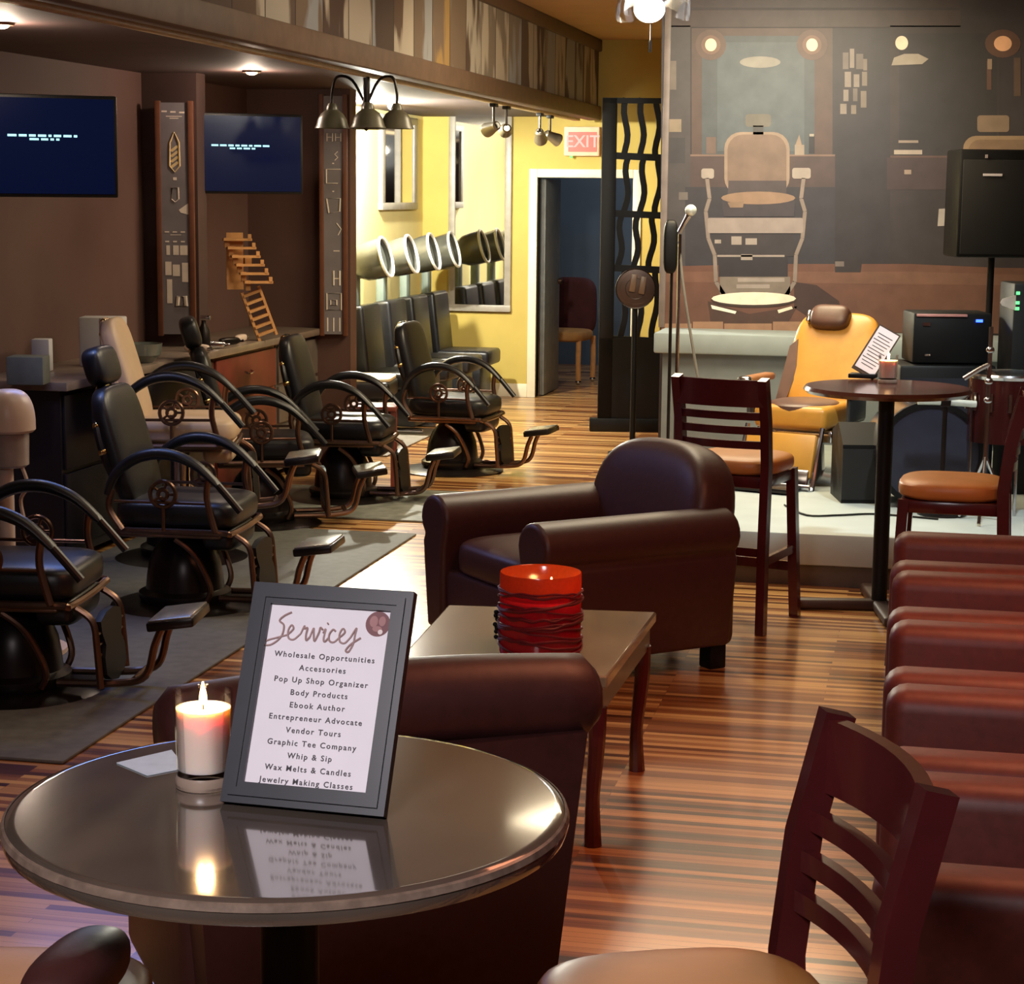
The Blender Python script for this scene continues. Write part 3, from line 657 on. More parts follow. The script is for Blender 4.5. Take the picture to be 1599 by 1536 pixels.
# ------------------------------------------------------------------ far bar table
b0 = G(1372, 952, 0)
bt = thing('bar_table', 'round bar table with a black column, standing before the low stage', 'table', (b0.x, b0.y, 0))
BR = .36; BZ = .985
MB().lathe([(0, BZ - .03), (BR - .015, BZ - .03), (BR, BZ - .015), (BR - .01, BZ), (BR - .02, BZ), (0, BZ)], n=64).build('table_top', mat('red_brown_top', (84, 46, 38), .15, coat=.5), bt)
MB().cyl((0, 0, .04), (0, 0, BZ - .03), .034, n=20).build('pedestal', BLKP, bt)
for k in range(4):
    an = YAW + R(178) + k * math.pi / 2
    MB().box((.19 * math.cos(an), .19 * math.sin(an), .025), (.38, .065, .045), (0, 0, an), .014, 3).build('foot', mat('brown_cast_foot', (66, 46, 40), .5), bt)
a = G(1346, 592, BZ)
ms_ = thing('menu_stand', 'tall leaning white menu card in a dark holder on the far bar table', 'menu', (a.x, a.y, BZ + .026), YAW - R(20))
ML = Matrix.Rotation(R(28), 4, 'Y') @ Matrix.Rotation(R(-20), 4, 'X')
def MPt(u, v, d=0): return ML @ Vector((u, -d, v))
MB().prism([(-.055, 0), (.055, 0), (.055, .235), (-.055, .235)], MPt, -.012, 0).build('holder', mat('dark_menu_holder', (66, 48, 38), .5), ms_)
ps = MB().prism([(-.047, .015), (.05, .015), (.05, .228), (-.047, .228)], MPt, .0005, .002).build('sheet', PAPER, ms_)
mb = MB()
for k in range(11): ww_ = .03 + .012 * ((k * 7) % 3) / 2; mb.prism([(-ww_, .04 + k * .0155), (ww_, .04 + k * .0155), (ww_, .0435 + k * .0155), (-ww_, .0435 + k * .0155)], MPt, .0022, .0026)
mb.build('printed_lines', INK, ps)
MB().box((0, .02, -.011), (.12, .08, .02), bev=.004).build('base', BLKP, ms_)
a = G(1386, 598, BZ)
candle('candle', 'lit orange-glowing candle in a glass tumbler on the far bar table', (a.x, a.y, BZ), .044, .125, (238, 214, 200), .1, 1.6)

# ------------------------------------------------------------------ vintage-style barber chairs on the left
def make_barber(label, up=BLK, headrest=False, recline=14, lift=0):
    t = thing('barber_chair', label, 'barber chair', group='barber chairs lined up along the brown wall')   # faces +X
    MB().lathe([(.33, 0), (.335, .008), (.30, .02), (.2, .03), (0, .03)], n=40).build('base_plate', DKM, t)
    MB().lathe([(.19, .03), (.2, .05), (.2, .07), (.17, .085), (.165, .14), (.155, .2), (.13, .26), (.085, .31), (.06, .33), (0, .33)], n=32).build('pump_housing', DKM, t)
    for s_ in (1, -1): MB().tube([(.02, s_ * .2, .33), (.1, s_ * .185, .26), (.16, s_ * .16, .12), (.14, s_ * .15, .05)], .013, 8).build('support_rib', BRZ, t)
    if lift: MB().cyl((0, 0, .3), (0, 0, .36 + lift), .05, n=20).build('lift_column', CHR, t)
    mb = MB().box((0, 0, .355), (.46, .46, .035), bev=.01)
    mb.tube([(-.2, -.25, .37), (.22, -.25, .37), (.27, -.2, .36), (.27, .2, .36), (.22, .25, .37), (-.2, .25, .37)], .014, 8)
    mb.build('seat_frame', BRZ, t)
    MB().sell((.02, 0, .435), (.27, .24, .07), (.5, .35)).build('seat', up, t)
    MB().sell((.2, 0, .33), (.075, .2, .06), (.6, .4)).build('seat_roll', up, t)
    rc_ = R(-recline)
    bk = thing_part('backrest', t)
    MB().sell((-.25, 0, .70), (.05, .225, .27), (.45, .5), (0, rc_, 0), 32, 18).build('back_cushion', up, bk)
    M = Matrix.Translation((-.25, 0, .70)) @ Matrix.Rotation(rc_, 4, 'Y')
    mb = MB(); ed = []
    for k in range(19):
        an = R(-30 + 240 * k / 18); ed.append(M @ Vector((-.03, .225 * math.cos(an), .02 + .245 * math.sin(an))))
    mb.tube(ed, .018, 8, sub=3); mb.build('edge_roll', BLK if up is BLK else up, bk)
    for k in range(2, 18, 2): MB().sell(ed[k], (.021, .021, .021), (1, 1), nu=8, nv=6).build('stud', mat('gold_studs', (200, 170, 110), .25, 1.0), bk)
    if headrest:
        MB().sell(M @ Vector((-.01, 0, .36)), (.05, .13, .085), (.55, .5), (0, rc_, 0)).build('headrest', up, t)
        MB().box(M @ Vector((-.02, 0, .27)), (.02, .05, .12), (0, rc_, 0)).build('headrest_post', CHR, t)
    for s_ in (1, -1):
        y = s_ * .29
        ar = thing_part('arm', t)
        arc = [(-.24, y, .53), (-.2, y, .62), (-.1, y, .69), (.02, y, .705), (.14, y, .665), (.24, y, .58)]
        MB().ribbon_smooth(arc, .05, .055).build('arm_pad', BLK, ar)
        MB().tube([(.22, y, .60), (.27, y, .545), (.335, y, .47)], .016, 10).build('arm_handle', BLK, ar)
        mb = MB()
        mb.tube([(-.22, y, .55), (-.235, y, .47), (-.18, y, .38)], .014, 8)
        mb.tube([(.2, y, .62), (.19, y, .52), (.225, y, .38)], .014, 8)
        mb.tube([(-.21, y, .50), (.19, y, .50)], .007, 6, smooth=False)
        mb.build('arm_bracket', BRZ, ar)
        mb = MB(); cx, cz = 0, .535
        for rr, th in ((.055, .009), (.02, .009)): mb.tube([(cx + rr * math.cos(2 * math.pi * k / 14), y, cz + rr * math.sin(2 * math.pi * k / 14)) for k in range(14)], th, 6, closed=True, sub=2)
        for k in range(5): an = 2 * math.pi * k / 5; mb.tube([(cx + .02 * math.cos(an), y, cz + .02 * math.sin(an)), (cx + .055 * math.cos(an), y, cz + .055 * math.sin(an))], .006, 6, smooth=False)
        mb.tube([(cx, y, .48), (cx, y, .38)], .008, 6, smooth=False)
        mb.build('wheel_ornament', BRZ, ar)
    mb = MB().prism([(-.13, .1), (-.08, .07), (0, .055), (.08, .07), (.13, .1), (.13, .16), (.10, .2), (.13, .25), (.13, .29), (.05, .31), (-.05, .31), (-.13, .29), (-.13, .25), (-.10, .2), (-.13, .16)], lambda u, v, ww: Vector((.33 + ww + (.29 - v) * .1, u, v)), 0, .025)
    mb.build('calf_plate', BLKP, t)
    mb = MB()
    for s_ in (1, -1):
        mb.tube([(.27, s_ * .17, .35), (.335, s_ * .17, .3), (.35, s_ * .17, .2), (.36, s_ * .17, .06)], .013, 8)
    for k in range(5): mb.cyl((.35, .17, .09 + .04 * k), (.35, -.17, .09 + .04 * k), .006, n=6)
    mb.build('calf_frame', BRZ, t)
    ft = thing_part('footrest', t)
    mb = MB()
    for s_ in (1, -1): mb.tube([(.18, s_ * .09, .055), (.4, s_ * .09, .06), (.5, s_ * .09, .09), (.535, s_ * .09, .2), (.56, s_ * .09, .26)], .014, 8)
    mb.tube([(.46, -.09, .075), (.46, .09, .075)], .012, 6, smooth=False)
    mb.build('foot_bracket', BRZ, ft)
    MB().box((.6, 0, .285), (.17, .27, .035), (0, R(-8), 0), .008).build('foot_plate', DKM, ft)
    MB().box((.598, 0, .305), (.155, .255, .006), (0, R(-8), 0), .002).build('foot_pad', mat('steel_tread', (176, 172, 156), .25, .7), ft)
    if lift:
        for ch in t.children:
            if not ch.name.startswith(('base_plate', 'pump_housing', 'support_rib', 'lift_column')): ch.location.z += lift
    return t
def thing_part(name, parent):
    o = bpy.data.objects.new(name, None); COL.objects.link(o); o.parent = parent; o.empty_display_size = .05; return o
def _rs(self, pts, w_, t_):
    P = [Vector(p) for p in pts]; Q = []
    for i in range(len(P) - 1):
        p1, p2 = P[i], P[i + 1]; p0 = P[i - 1] if i else p1; p3 = P[i + 2] if i + 2 < len(P) else p2
        for k in range(5):
            t = k / 5; Q.append(.5 * ((2 * p1) + (p2 - p0) * t + (2 * p0 - 5 * p1 + 4 * p2 - p3) * t * t + (3 * p1 - p0 - 3 * p2 + p3) * t ** 3))
    Q.append(P[-1])
    # oval pad: an ellipse swept in the arm plane
    n = 12; rings = []
    for i, p in enumerate(Q):
        d = (Q[min(i + 1, len(Q) - 1)] - Q[max(i - 1, 0)]).normalized(); yv = Vector((0, 1, 0)); nv = d.cross(yv)
        f = .55 + .45 * math.sin(math.pi * min(1, max(0, (i + .6) / (len(Q) + .2))))
        rings.append([self.bm.verts.new(p + yv * (t_ / 2 * math.cos(2 * math.pi * k / n)) + nv * (w_ / 2 * f * math.sin(2 * math.pi * k / n))) for k in range(n)])
    for a, b in zip(rings, rings[1:]):
        for k in range(n): self.bm.faces.new((a[k], a[(k + 1) % n], b[(k + 1) % n], b[k]))
    self.bm.faces.new(rings[0][::-1]); self.bm.faces.new(rings[-1]); return self
MB.ribbon_smooth = _rs
def at(o, px, D, z, rz):
    g = GD(px, 600, D); 
    yy = 300 + F * (H - z) / D; g = GD(px, yy, D); o.location = (g.x, g.y, z); o.rotation_euler = (0, 0, YAW + R(rz)); return o
A = at(make_barber('black barber chair farthest back, before the yellow wall, its dome base showing'), 706, 12.75, 0, -16)
B = at(copy_tree(A, label='black barber chair with gold-studded back edge, in front of the grey drawers'), 536, 11.5, 0, -8)
C = at(make_barber('black barber chair with headrest in front of the red wood drawers', BLK, True, 16), 406, 10.6, 0, 10)
Fb = at(make_barber('barber chair with beige back and seat, beside the white box', BEIGE, False, 16, .22), 284, 9.55, 0, 2)
Dd = at(copy_tree(C, label='dark barber chair with headrest and grey-lit back, nearest the long mat edge'), 290, 8.45, 0, -8)
E = at(copy_tree(A, label='dark barber chair cut off by the left picture edge, nearest of its row'), 26, 6.95, 0, -4)

# mats
def rug(name, label, x0, x1, y0, y1, m, rot=0):
    return tag(MB().span((x0, y0, .0005), (x1, y1, .012), .004).build(name, m), label, 'mat', 'grey floor mats under the barber chairs')
rug('floor_mat', 'long dark grey floor mat under the two nearest barber chairs', -4.0, -2.63, 5.6, 9.95, GREYM)
rug('floor_mat', 'grey stained floor mat in front of the gold-studded barber chair', -3.9, -2.53, 10.35, 11.45, mat('grey_rubber_light', (120, 122, 114), .6, scale=14, var=.3))
rug('floor_mat', 'grey floor mat farthest back, beside the dryer chairs', -4.3, -3.62, 12.9, 14.5, mat('grey_rubber_warm', (130, 122, 110), .7))

# ------------------------------------------------------------------ stations along the brown wall
def cabinet(label, y0, y1, m, nd, group='station cabinets along the brown wall'):
    t = thing('base_cabinet', label, 'cabinet', (XL, (y0 + y1) / 2, 0), 0, group); L_ = y1 - y0
    MB().span((.005, -L_ / 2, .05), (.46, L_ / 2, .855)).build('body', m, t)
    for k in range(nd):
        z0 = .1 + k * .75 / nd; dr_ = MB().span((.46, -L_ / 2 + .02, z0), (.478, L_ / 2 - .02, z0 + .75 / nd - .02), .004).build('drawer', m, t)
        MB().tube([(.478, -.05, z0 + .13), (.5, -.04, z0 + .12), (.5, .04, z0 + .12), (.478, .05, z0 + .13)], .006, 6).build('handle', CHR, dr_)
    return t
REDW = mat('red_brown_wood', (122, 58, 46), .4, scale=8, var=.2)
DKC = mat('dark_cabinet', (30, 25, 28), .45)
GRC = mat('grey_cabinet', (104, 94, 86), .5)
cabinet('black station cabinet beneath the white box', 8.6, 10.6, DKC, 2)
cabinet('red-brown wooden drawer cabinet with chrome pulls behind the headrest chair', 10.62, 11.7, REDW, 3)
cabinet('grey-brown drawer cabinet at the end of the stations', 11.72, 12.75, GRC, 3)
tag(MB().span((XL + .002, 8.55, .857), (XL + .52, 12.8, .9), .006).build('worktop', mat('taupe_worktop', (132, 116, 104), .3, coat=.2)), 'long taupe worktop running over the station cabinets', 'worktop')

def tv(label, p_left, p_right, y_top_l, y_bot_l, wd, ht, D, px, py, rz):
    g = GD(px, py, D)
    t = thing('television', label, 'television', (g.x, g.y, g.z - ht / 2), YAW + R(rz), 'wall-mounted televisions')   # screen faces -Y
    MB().box((0, .02, ht / 2), (wd, .05, ht), bev=.008).build('casing', BLKP, t)
    s2 = MB().box((0, -.0065, ht / 2), (wd - .03, .004, ht - .03)).build('screen', mat('tv_screen', (8, 12, 30), .2, emis=(20, 50, 120), es=.10, var=0), t)
    mb = MB(); x = -wd * .27
    for ln, z0, x0, x1 in ((.011, .6, -.27, .22), (.010, .565, -.12, .10)):
        xx = x0
        k = 0
        while xx < x1 - .01:
            w1 = min(random.uniform(.03, .075), x1 - xx); mb.box(((xx + w1 / 2) * wd, -.0095, ht * z0), (w1 * wd - .006, .001, ln * 2 * ht)); xx += w1 + .006
    mb.build('caption', emit_mat('tv_caption', (170, 240, 250), 1.6), s2)
    MB().box((0, .16, ht / 2), (.06, .24, .06)).build('wall_bracket', BLKP, t)
    return t
tv('wall television with caption lines, farther along above the pine racks', 0, 0, 0, 0, 0.72, .46, 11.6, 380, 240, 24)
tv('wall television with caption lines, at the left picture edge', 0, 0, 0, 0, 0.62, .44, 8.7, 72, 228, 22)
lamp('AREA', 'television_glow', GD(140, 290, 8.3), 10, (.2, .36, 1), .8, GD(130, 700, 7.9), sy=.5)

# chalkboards on pilasters
CHB = mat('chalkboard', (118, 112, 116), .6, scale=8, var=.12); CHK = mat('chalk', (226, 214, 200), .9, var=.1); CHY = mat('yellow_chalk', (214, 190, 140), .9)
CWD = mat('walnut_trim', (104, 62, 42), .5)
def board(label, px0, px1, py0, py1, D, draw):
    c = GD((px0 + px1) / 2, (py0 + py1) / 2, D); k = D / F; W_2 = (px1 - px0) * k / 2; H_2 = (py1 - py0) * k / 2
    t = thing('chalkboard', label, 'chalkboard', c, YAW, 'narrow chalkboard panels between the stations')
    MB().box((0, .012, 0), (W_2 * 2 - .02, .02, H_2 * 2)).build('slate', CHB, t)
    mb = MB()
    for s_ in (1, -1): mb.box((s_ * (W_2 - .01), .01, 0), (.03, .04, H_2 * 2 + .02), bev=.003)
    mb.build('frame', CWD, t)
    mb = MB(); draw(mb, W_2, 1.15); k_ = H_2 / 1.2
    for v in mb.bm.verts: v.co.z *= k_
    mb.build('chalk_drawing', [CHK, CHY], t)
    return c, W_2, H_2
def rc2(mb, u, v, w_, h_, mi=0): mb.box((u, .001, v), (w_, .002, h_), mi=mi)
def outl(mb, pts, r=.004, mi=0, closed=True): mb.tube([(u, .001, v) for u, v in pts], r, 5, smooth=False, closed=closed, mi=mi)
def draw1(mb, W_, Hh):
    for k in range(3): rc2(mb, -.055 + .05 * k, Hh - .04 - .005 * k, .03, .016)
    rc2(mb, 0, Hh - .09, .09, .008); rc2(mb, 0, Hh - .11, .05, .008)
    outl(mb, [(0, Hh - .25), (.018, Hh - .33), (.025, Hh - .36), (.028, Hh - .6), (0, Hh - .66), (-.028, Hh - .6), (-.025, Hh - .36), (-.018, Hh - .33)], .006, 1)
    for k in range(4): mb.box((0, .001, Hh - .42 - .055 * k), (.02, .002, .07), (0, R(35), 0), mi=1)
    rc2(mb, 0, Hh - .73, .02, .03); outl(mb, [(-.018, Hh - .82), (.018, Hh - .82), (.02, Hh - .94), (0, Hh - .97), (-.02, Hh - .94)], .005)
    mb.poly([(.02, .0, Hh - 1.05), (.075, 0, Hh - .98), (.075, 0, Hh - 1.1), (.03, 0, Hh - 1.08)])
    for k in range(3): rc2(mb, -.05 + .045 * k, Hh - 1.28, .025, .012); rc2(mb, -.05 + .045 * k, Hh - 1.38, .022, .014); rc2(mb, -.045 + .045 * k, Hh - 1.47, .02 + .012 * k, .1)
    rc2(mb, 0, Hh - 1.31, .06, .006)
    for k, (x, ww, hh) in enumerate(((-.045, .035, .14), (0, .04, .12), (.05, .035, .2))): rc2(mb, x, Hh - 1.66 - .02 * k, ww, hh)
    rc2(mb, -.04, Hh - 1.9, .03, .25); outl(mb, [(.01, Hh - 1.95), (.05, Hh - 1.95), (.055, Hh - 2.05), (.005, Hh - 2.05)], .012)
def draw2(mb, W_, Hh):
    outl(mb, [(-.04, Hh - .32), (-.005, Hh - .32), (-.005, Hh - .4), (-.04, Hh - .4)]); outl(mb, [(.015, Hh - .32), (.05, Hh - .32), (.05, Hh - .4), (.015, Hh - .4)])
    rc2(mb, -.02, Hh - .36, .03, .006); rc2(mb, .03, Hh - .36, .03, .006)
    outl(mb, [(.03, Hh - .5), (.01, Hh - .53), (.03, Hh - .56), (.01, Hh - .59)], closed=False); rc2(mb, -.0, Hh - .62, .012, .012)
    outl(mb, [(.05, Hh - .68), (-.045, Hh - .68), (-.045, Hh - .82), (.03, Hh - .82)], .006, closed=False); rc2(mb, 0, Hh - .9, .012, .012)
    outl(mb, [(.045, Hh - .97), (-.045, Hh - .97), (-.03, Hh - 1.12), (.04, Hh - 1.1)], .006)
    outl(mb, [(.02, Hh - 1.22), (.05, Hh - 1.28), (.03, Hh - 1.34)], closed=False); rc2(mb, .02, Hh - 1.5, .04, .01)
    outl(mb, [(.0, Hh - 1.7), (0, Hh - 1.85)], .006, closed=False); outl(mb, [(.04, Hh - 1.7), (.04, Hh - 1.85)], .006, closed=False); rc2(mb, .02, Hh - 1.78, .04, .01)
    outl(mb, [(-.045, Hh - 1.93), (.05, Hh - 1.93), (.05, Hh - 2.1), (-.045, Hh - 2.1)], .006); outl(mb, [(-.02, Hh - 2.0), (.02, Hh - 2.0), (.02, Hh - 2.05), (-.02, Hh - 2.05)], .006)
    for k in range(3): rc2(mb, -.04 + .04 * k, Hh - 2.25, .008, .14)
c_, w_, h_ = board('narrow chalkboard with a chalk barber pole, between the two televisions', 246, 302, 165, 520, 11.35, draw1)
structure(MB().span((XL + .0, c_.y + .06, 0), (c_.x + w_ + .01, c_.y + .2, ZS)).build('pilaster', DKB))
c_, w_, h_ = board('narrow chalkboard with chalk squares, beside the bright yellow alcove', 500, 541, 155, 520, 13.0, draw2)
structure(MB().span((XL + .0, c_.y + .06, 0), (c_.x + w_ + .01, c_.y + .2, ZS)).build('pilaster', BRN))

# wooden racks
g = GD(418, 516, 11.9)
t = thing('pine_rack', 'small pine ladder rack standing on the worktop against the brown wall', 'rack', (g.x, g.y, .922), YAW + R(18))
LQ = Matrix.Rotation(R(-20), 4, 'Y')
mb = MB()
for s_ in (1, -1): mb.box(LQ @ Vector((s_ * .055, 0, .15)), (.016, .03, .31), (0, R(-20), 0))
mb.build('side_rail', WOODL, t)
for k in range(6): MB().box(LQ @ Vector((0, 0, .03 + .05 * k)), (.11, .05, .016), (0, R(-20), 0)).build('rung', WOODL, t)
g = GD(384, 408, 11.9)
t = thing('pine_rack', 'stepped pine shelf rack on the brown wall below the television', 'rack', g, YAW + R(15))
for k in range(6): MB().box((-.05 + .022 * k, -.02 * k, .13 - .05 * k), (.17, .06, .014)).build('shelf', WOODL, t); 
mb = MB()
for k in range(6): mb.box((-.05 + .022 * k + .07, -.02 * k - .02, .145 - .05 * k), (.02, .02, .035)); mb.box((-.05 + .022 * k - .06, -.02 * k + .02, .11 - .05 * k), (.03, .02, .06))
mb.box((-.06, .05, 0), (.1, .012, .34)); mb.box((.02, .1, 0), (.04, .12, .04))
mb.build('bracket', WOODL, t)

# things on the worktop
def box_thing(name, label, cat, px, py, D, size, m, rz=0, group=None, bev=.006):
    g = GD(px, py, D); o = MB().box((0, 0, size[2] / 2), size, bev=bev).build(name, m, loc=(g.x, g.y, .901), rot=(0, 0, YAW + R(rz))); return tag(o, label, cat, group)
WB = mat('white_card', (206, 204, 206), .5, var=.04)
g = GD(162, 560, 10.1)
t = thing('storage_box', 'tall white box with round grey emblem standing on the worktop', 'box', (g.x, g.y, .901), YAW)
MB().box((0, 0, .125), (.22, .14, .25), bev=.008).build('body', WB, t)
mb = MB(); mb.lathe([(0, 0), (.02, 0), (.02, .002), (0, .002)], (.05, -.0705, .13), (R(90), 0, 0), 18); mb.build('emblem', mat('grey_emblem', (130, 126, 126), .6), t)
MB().box((-.0, -.0705, .125), (.004, .002, .24)).build('seam', GREYP, t)
box_thing('storage_box', 'small white box on the worktop at the dark chair headrest', 'box', 66, 560, 9.75, (.09, .08, .16), WB)
box_thing('storage_box', 'olive-grey box on the worktop by the steamer', 'box', 44, 570, 9.1, (.17, .14, .13), mat('olive_box', (96, 98, 86), .7))
g = GD(224, 566, 10.3)
t = thing('glass_bowl', 'shallow clear bowl on the worktop beside the white box', 'bowl', (g.x, g.y, .901))
MB().lathe([(.05, 0), (.09, .04), (.1, .1), (.095, .1), (.085, .045), (.045, .008), (0, .008)], n=28, cap=False).build('bowl', mat('smoky_bowl', (110, 116, 110), .15, coat=.5), t)
for i, (px, D, m_) in enumerate(((326, 11.0, CREAM), (342, 11.25, CHR), (358, 11.55, DKM), (376, 11.8, CREAM))):
    g = GD(px, 525, D); t = thing('hair_clipper', ['cream hair clipper on the worktop next to the chalkboard', 'chrome hair clipper on the worktop left of the pine rack', 'black hair clipper on the worktop left of the pine rack', 'cream hair clipper on the worktop right below the pine rack'][i], 'clipper', (min(g.x, XL + .45), g.y, .901), R(30 * i), 'hair clippers on the worktop')
    MB().sell((0, 0, .022), (.075, .022, .021), (.6, .6), nu=16, nv=10).build('body', m_, t); MB().box((.082, 0, .02), (.03, .036, .016), bev=.003).build('blade', CHR, t)
g = GD(318, 500, 11.1)
t = thing('spray_bottle', 'dark spray bottle on the worktop beside the chalkboard', 'bottle', (max(g.x, XL + .1), g.y, .901))
MB().lathe([(.035, 0), (.037, .01), (.036, .11), (.014, .15), (.013, .17), (0, .17)], n=20).build('bottle', DKM, t); MB().box((.01, 0, .185), (.06, .02, .025), bev=.004).build('trigger', CHR, t)
# cream steamer on a stand
g = GD(14, 660, 7.5)
t = thing('steamer', 'cream domed steamer on a pole stand at the left picture edge', 'salon appliance', (g.x, g.y, 0))
z = g.z
MB().lathe([(.09, z - .035), (.1, z - .025)] + [(.1 * math.cos(R(a_)) ** .6, z + .0 + .13 * math.sin(R(a_))) for a_ in range(0, 90, 8)] + [(0, z + .13)], n=36).build('dome', CREAM, t)
MB().lathe([(.06, z - .17), (.072, z - .16), (.075, z - .03)], n=28).build('water_jar', mat('smoky_jar', (170, 156, 150), .15), t)
MB().cyl((-.02, 0, .05), (-.02, 0, z - .16), .03).build('pole', CREAM, t)
MB().lathe([(.2, 0), (.2, .03), (.05, .05), (0, .05)], n=30).build('base', CREAM, t)
MB().tube([(.05, 0, z - .17), (.07, 0, z - .24), (.04, 0, z - .3), (.06, .0, z - .4)], .008, 6).build('hose', CREAM, t)
# small wooden stand by chair B
g = G(575, 762, 0)
t = thing('wooden_stand', 'small red-brown wooden stand between the studded chair and the far mat', 'stand', (g.x, g.y + .1, 0), YAW)
MB().box((0, 0, .49), (.3, .26, .03), bev=.004).build('top', REDW, t)
MB().box((0, 0, .38), (.27, .23, .2)).build('box', mat('deep_brown', (54, 34, 30), .5), t)
for sx in (1, -1):
    for sy in (1, -1): MB().box((sx * .13, sy * .11, .24), (.025, .025, .48)).build('leg', REDW, t)

# ------------------------------------------------------------------ dryer alcove
def dryer_chair(label, hood=True, low=False):
    t = thing('dryer_chair', label, 'dryer chair', group='hooded dryer chairs along the yellow wall')     # faces +X
    bh = .40 if not low else .3
    MB().box((-.2, 0, .45 + bh / 2), (.15, .5, bh + .2), (0, R(-6), 0), .03, 3).build('backrest', BLK, t)
    MB().box((.06, 0, .40), (.52, .5, .13), bev=.03, seg=3).build('seat', BLK, t)
    MB().box((.04, 0, .2), (.4, .42, .28), bev=.01).build('base', BLK, t)
    mb = MB()
    for s_ in (1, -1): mb.box((.05, s_ * .2, .03), (.5, .03, .03), bev=.005)
    mb.build('runner', CHR, t)
    if hood:
        MB().box((-.29, 0, .9), (.07, .12, .6), bev=.02).build('column', mat('grey_green_column', (104, 116, 108), .4), t)
        hd_ = MB(); prof = [(0, -.15), (.06, -.145), (.11, -.11), (.14, -.05), (.148, .03), (.15, .12)]
        hd_.lathe(prof, (-.16, 0, 1.28), (0, R(75), 0), 32, cap=False).build('hood', mat('pearl_hood', (76, 76, 68), .25, coat=.4), t)
        MB().tube([Vector((-.16, 0, 1.28)) + Matrix.Rotation(R(75), 3, 'Y') @ Vector((.15 * math.cos(2 * math.pi * k / 24), .15 * math.sin(2 * math.pi * k / 24), .12)) for k in range(24)], .012, 8, closed=True, sub=2).build('rim', mat('white_rim', (236, 236, 226), .4), t)
        MB().lathe([(0, 0), (.125, 0), (.13, .01), (.125, .02), (0, .02)], (-.1, 0, 1.297), (0, R(75), 0), 28).build('grille', mat('grey_grille', (110, 116, 108), .5), t)
    return t
d0 = dryer_chair('hooded dryer chair in the middle of the alcove row')
names = ['hooded dryer chair closest to the chalkboard with squares', 'hooded dryer chair second from the chalkboard with squares', None, 'hooded dryer chair farthest back, by the corner of the yellow walls']
for i, (y, dx) in enumerate(((14.35, .0), (15.1, .0), (15.8, .0), (16.5, .0))):
    loc = (XL + .48 + dx, y, 0)
    if i == 2: d0.location = loc
    else: copy_tree(d0, loc, 0, names[i])
MB_ = dryer_chair('low black waiting chair with a cream tufted seat, in front of the dryer chairs', False, True)
MB_['category'] = 'chair'; del MB_['group']; MB_.name = 'waiting_chair'
for ch in MB_.children:
    if ch.name.startswith('base'): pass
g = G(546, 590, .47); MB_.location = (g.x, g.y, 0); MB_.rotation_euler = (0, 0, YAW - R(4))
MB().sell((.07, 0, .475), (.25, .23, .02), (.5, .3)).build('seat_pad', mat('cream_pad', (220, 206, 170), .5), MB_)
# mirrors
def mirror(label, name, pts, depthdir, fw, m):
    t = thing(name, label, 'mirror'); return t
xa = GY(702, 300, YB).x; xb = GY(800, 300, YB).x; za = GY(750, 486, YB).z; zb = GY(750, 150, YB).z
SIL = mat('silver_frame', (150, 143, 130), .4)
t = thing('mirror', 'tall silver-framed mirror on the yellow back wall left of the doorway', 'mirror', ((xa + xb) / 2, YB - .02, za), 0)
w2 = (xb - xa) / 2; hh = zb - za
mb = MB()
for s_ in (1, -1): mb.box((s_ * (w2 - .03), 0, hh / 2), (.06, .04, hh), bev=.008)
mb.box((0, 0, .03), (2 * w2 + .004, .046, .06), bev=.008).box((0, 0, hh - .03), (2 * w2 + .004, .046, .06), bev=.008)
mb.build('frame', SIL, t); MB().box((0, .002, hh / 2), (2 * w2 - .1, .02, hh - .1)).build('glass', MIRR, t)
p1 = GX(590, 328, XL); p2 = GX(645, 322, XL); pt = GX(620, 150, XL)
y0, y1 = p1.y, p2.y
t = thing('mirror', 'silver-framed mirror high on the side wall above the dryer hoods', 'mirror', (XL + .02, (y0 + y1) / 2, p1.z), 0)
l2 = (y1 - y0) / 2; hh = ZS - p1.z - .03
mb = MB()
for s_ in (1, -1): mb.box((0, s_ * (l2 - .05), hh / 2), (.04, .1, hh), bev=.008)
mb.box((0, 0, .03), (.046, 2 * l2 + .004, .06), bev=.008).box((0, 0, hh - .03), (.046, 2 * l2 + .004, .06), bev=.008)
mb.build('frame', SIL, t); MB().box((-.002, 0, hh / 2), (.02, 2 * l2 - .16, hh - .1)).build('glass', MIRR, t)

# hanging lamp with bell shades
g = GD(572, 165, 10.9)
t = thing('chandelier', 'dark pendant lamp with bell shades hanging under the soffit', 'lamp', (g.x, g.y, ZS))
SHD = mat('smoked_shade', (84, 80, 66), .35)
z0 = -.1
MB().lathe([(.06, 0), (.055, -.03), (.02, -.04), (.015, -.16), (.03, -.2), (.035, -.28), (.015, -.32), (0, -.33)], n=20).build('stem', DKM, t)
for k, (ax, ay) in enumerate(((-.2, .02), (.04, -.1), (.16, .04), (-.03, .15))):
    MB().tube([(0, 0, -.2), (ax * .4, ay * .4, -.06), (ax * .85, ay * .85, -.04), (ax, ay, -.12), (ax, ay, -.19)], .008, 8).build('arm', DKM, t)
    MB().lathe([(.02, -.18), (.03, -.2), (.032, -.215), (.06, -.235), (.078, -.265), (.088, -.30), (.096, -.315), (.092, -.315), (.07, -.265), (.02, -.225)], (ax, ay, 0), n=24, cap=False).build('shade', SHD, t)
    MB().sell((ax, ay, -.27), (.025, .025, .03), (1, 1), nu=12, nv=8).build('bulb', mat('dim_bulb', (230, 220, 190), .4, emis=(255, 226, 170), es=1.0), t)
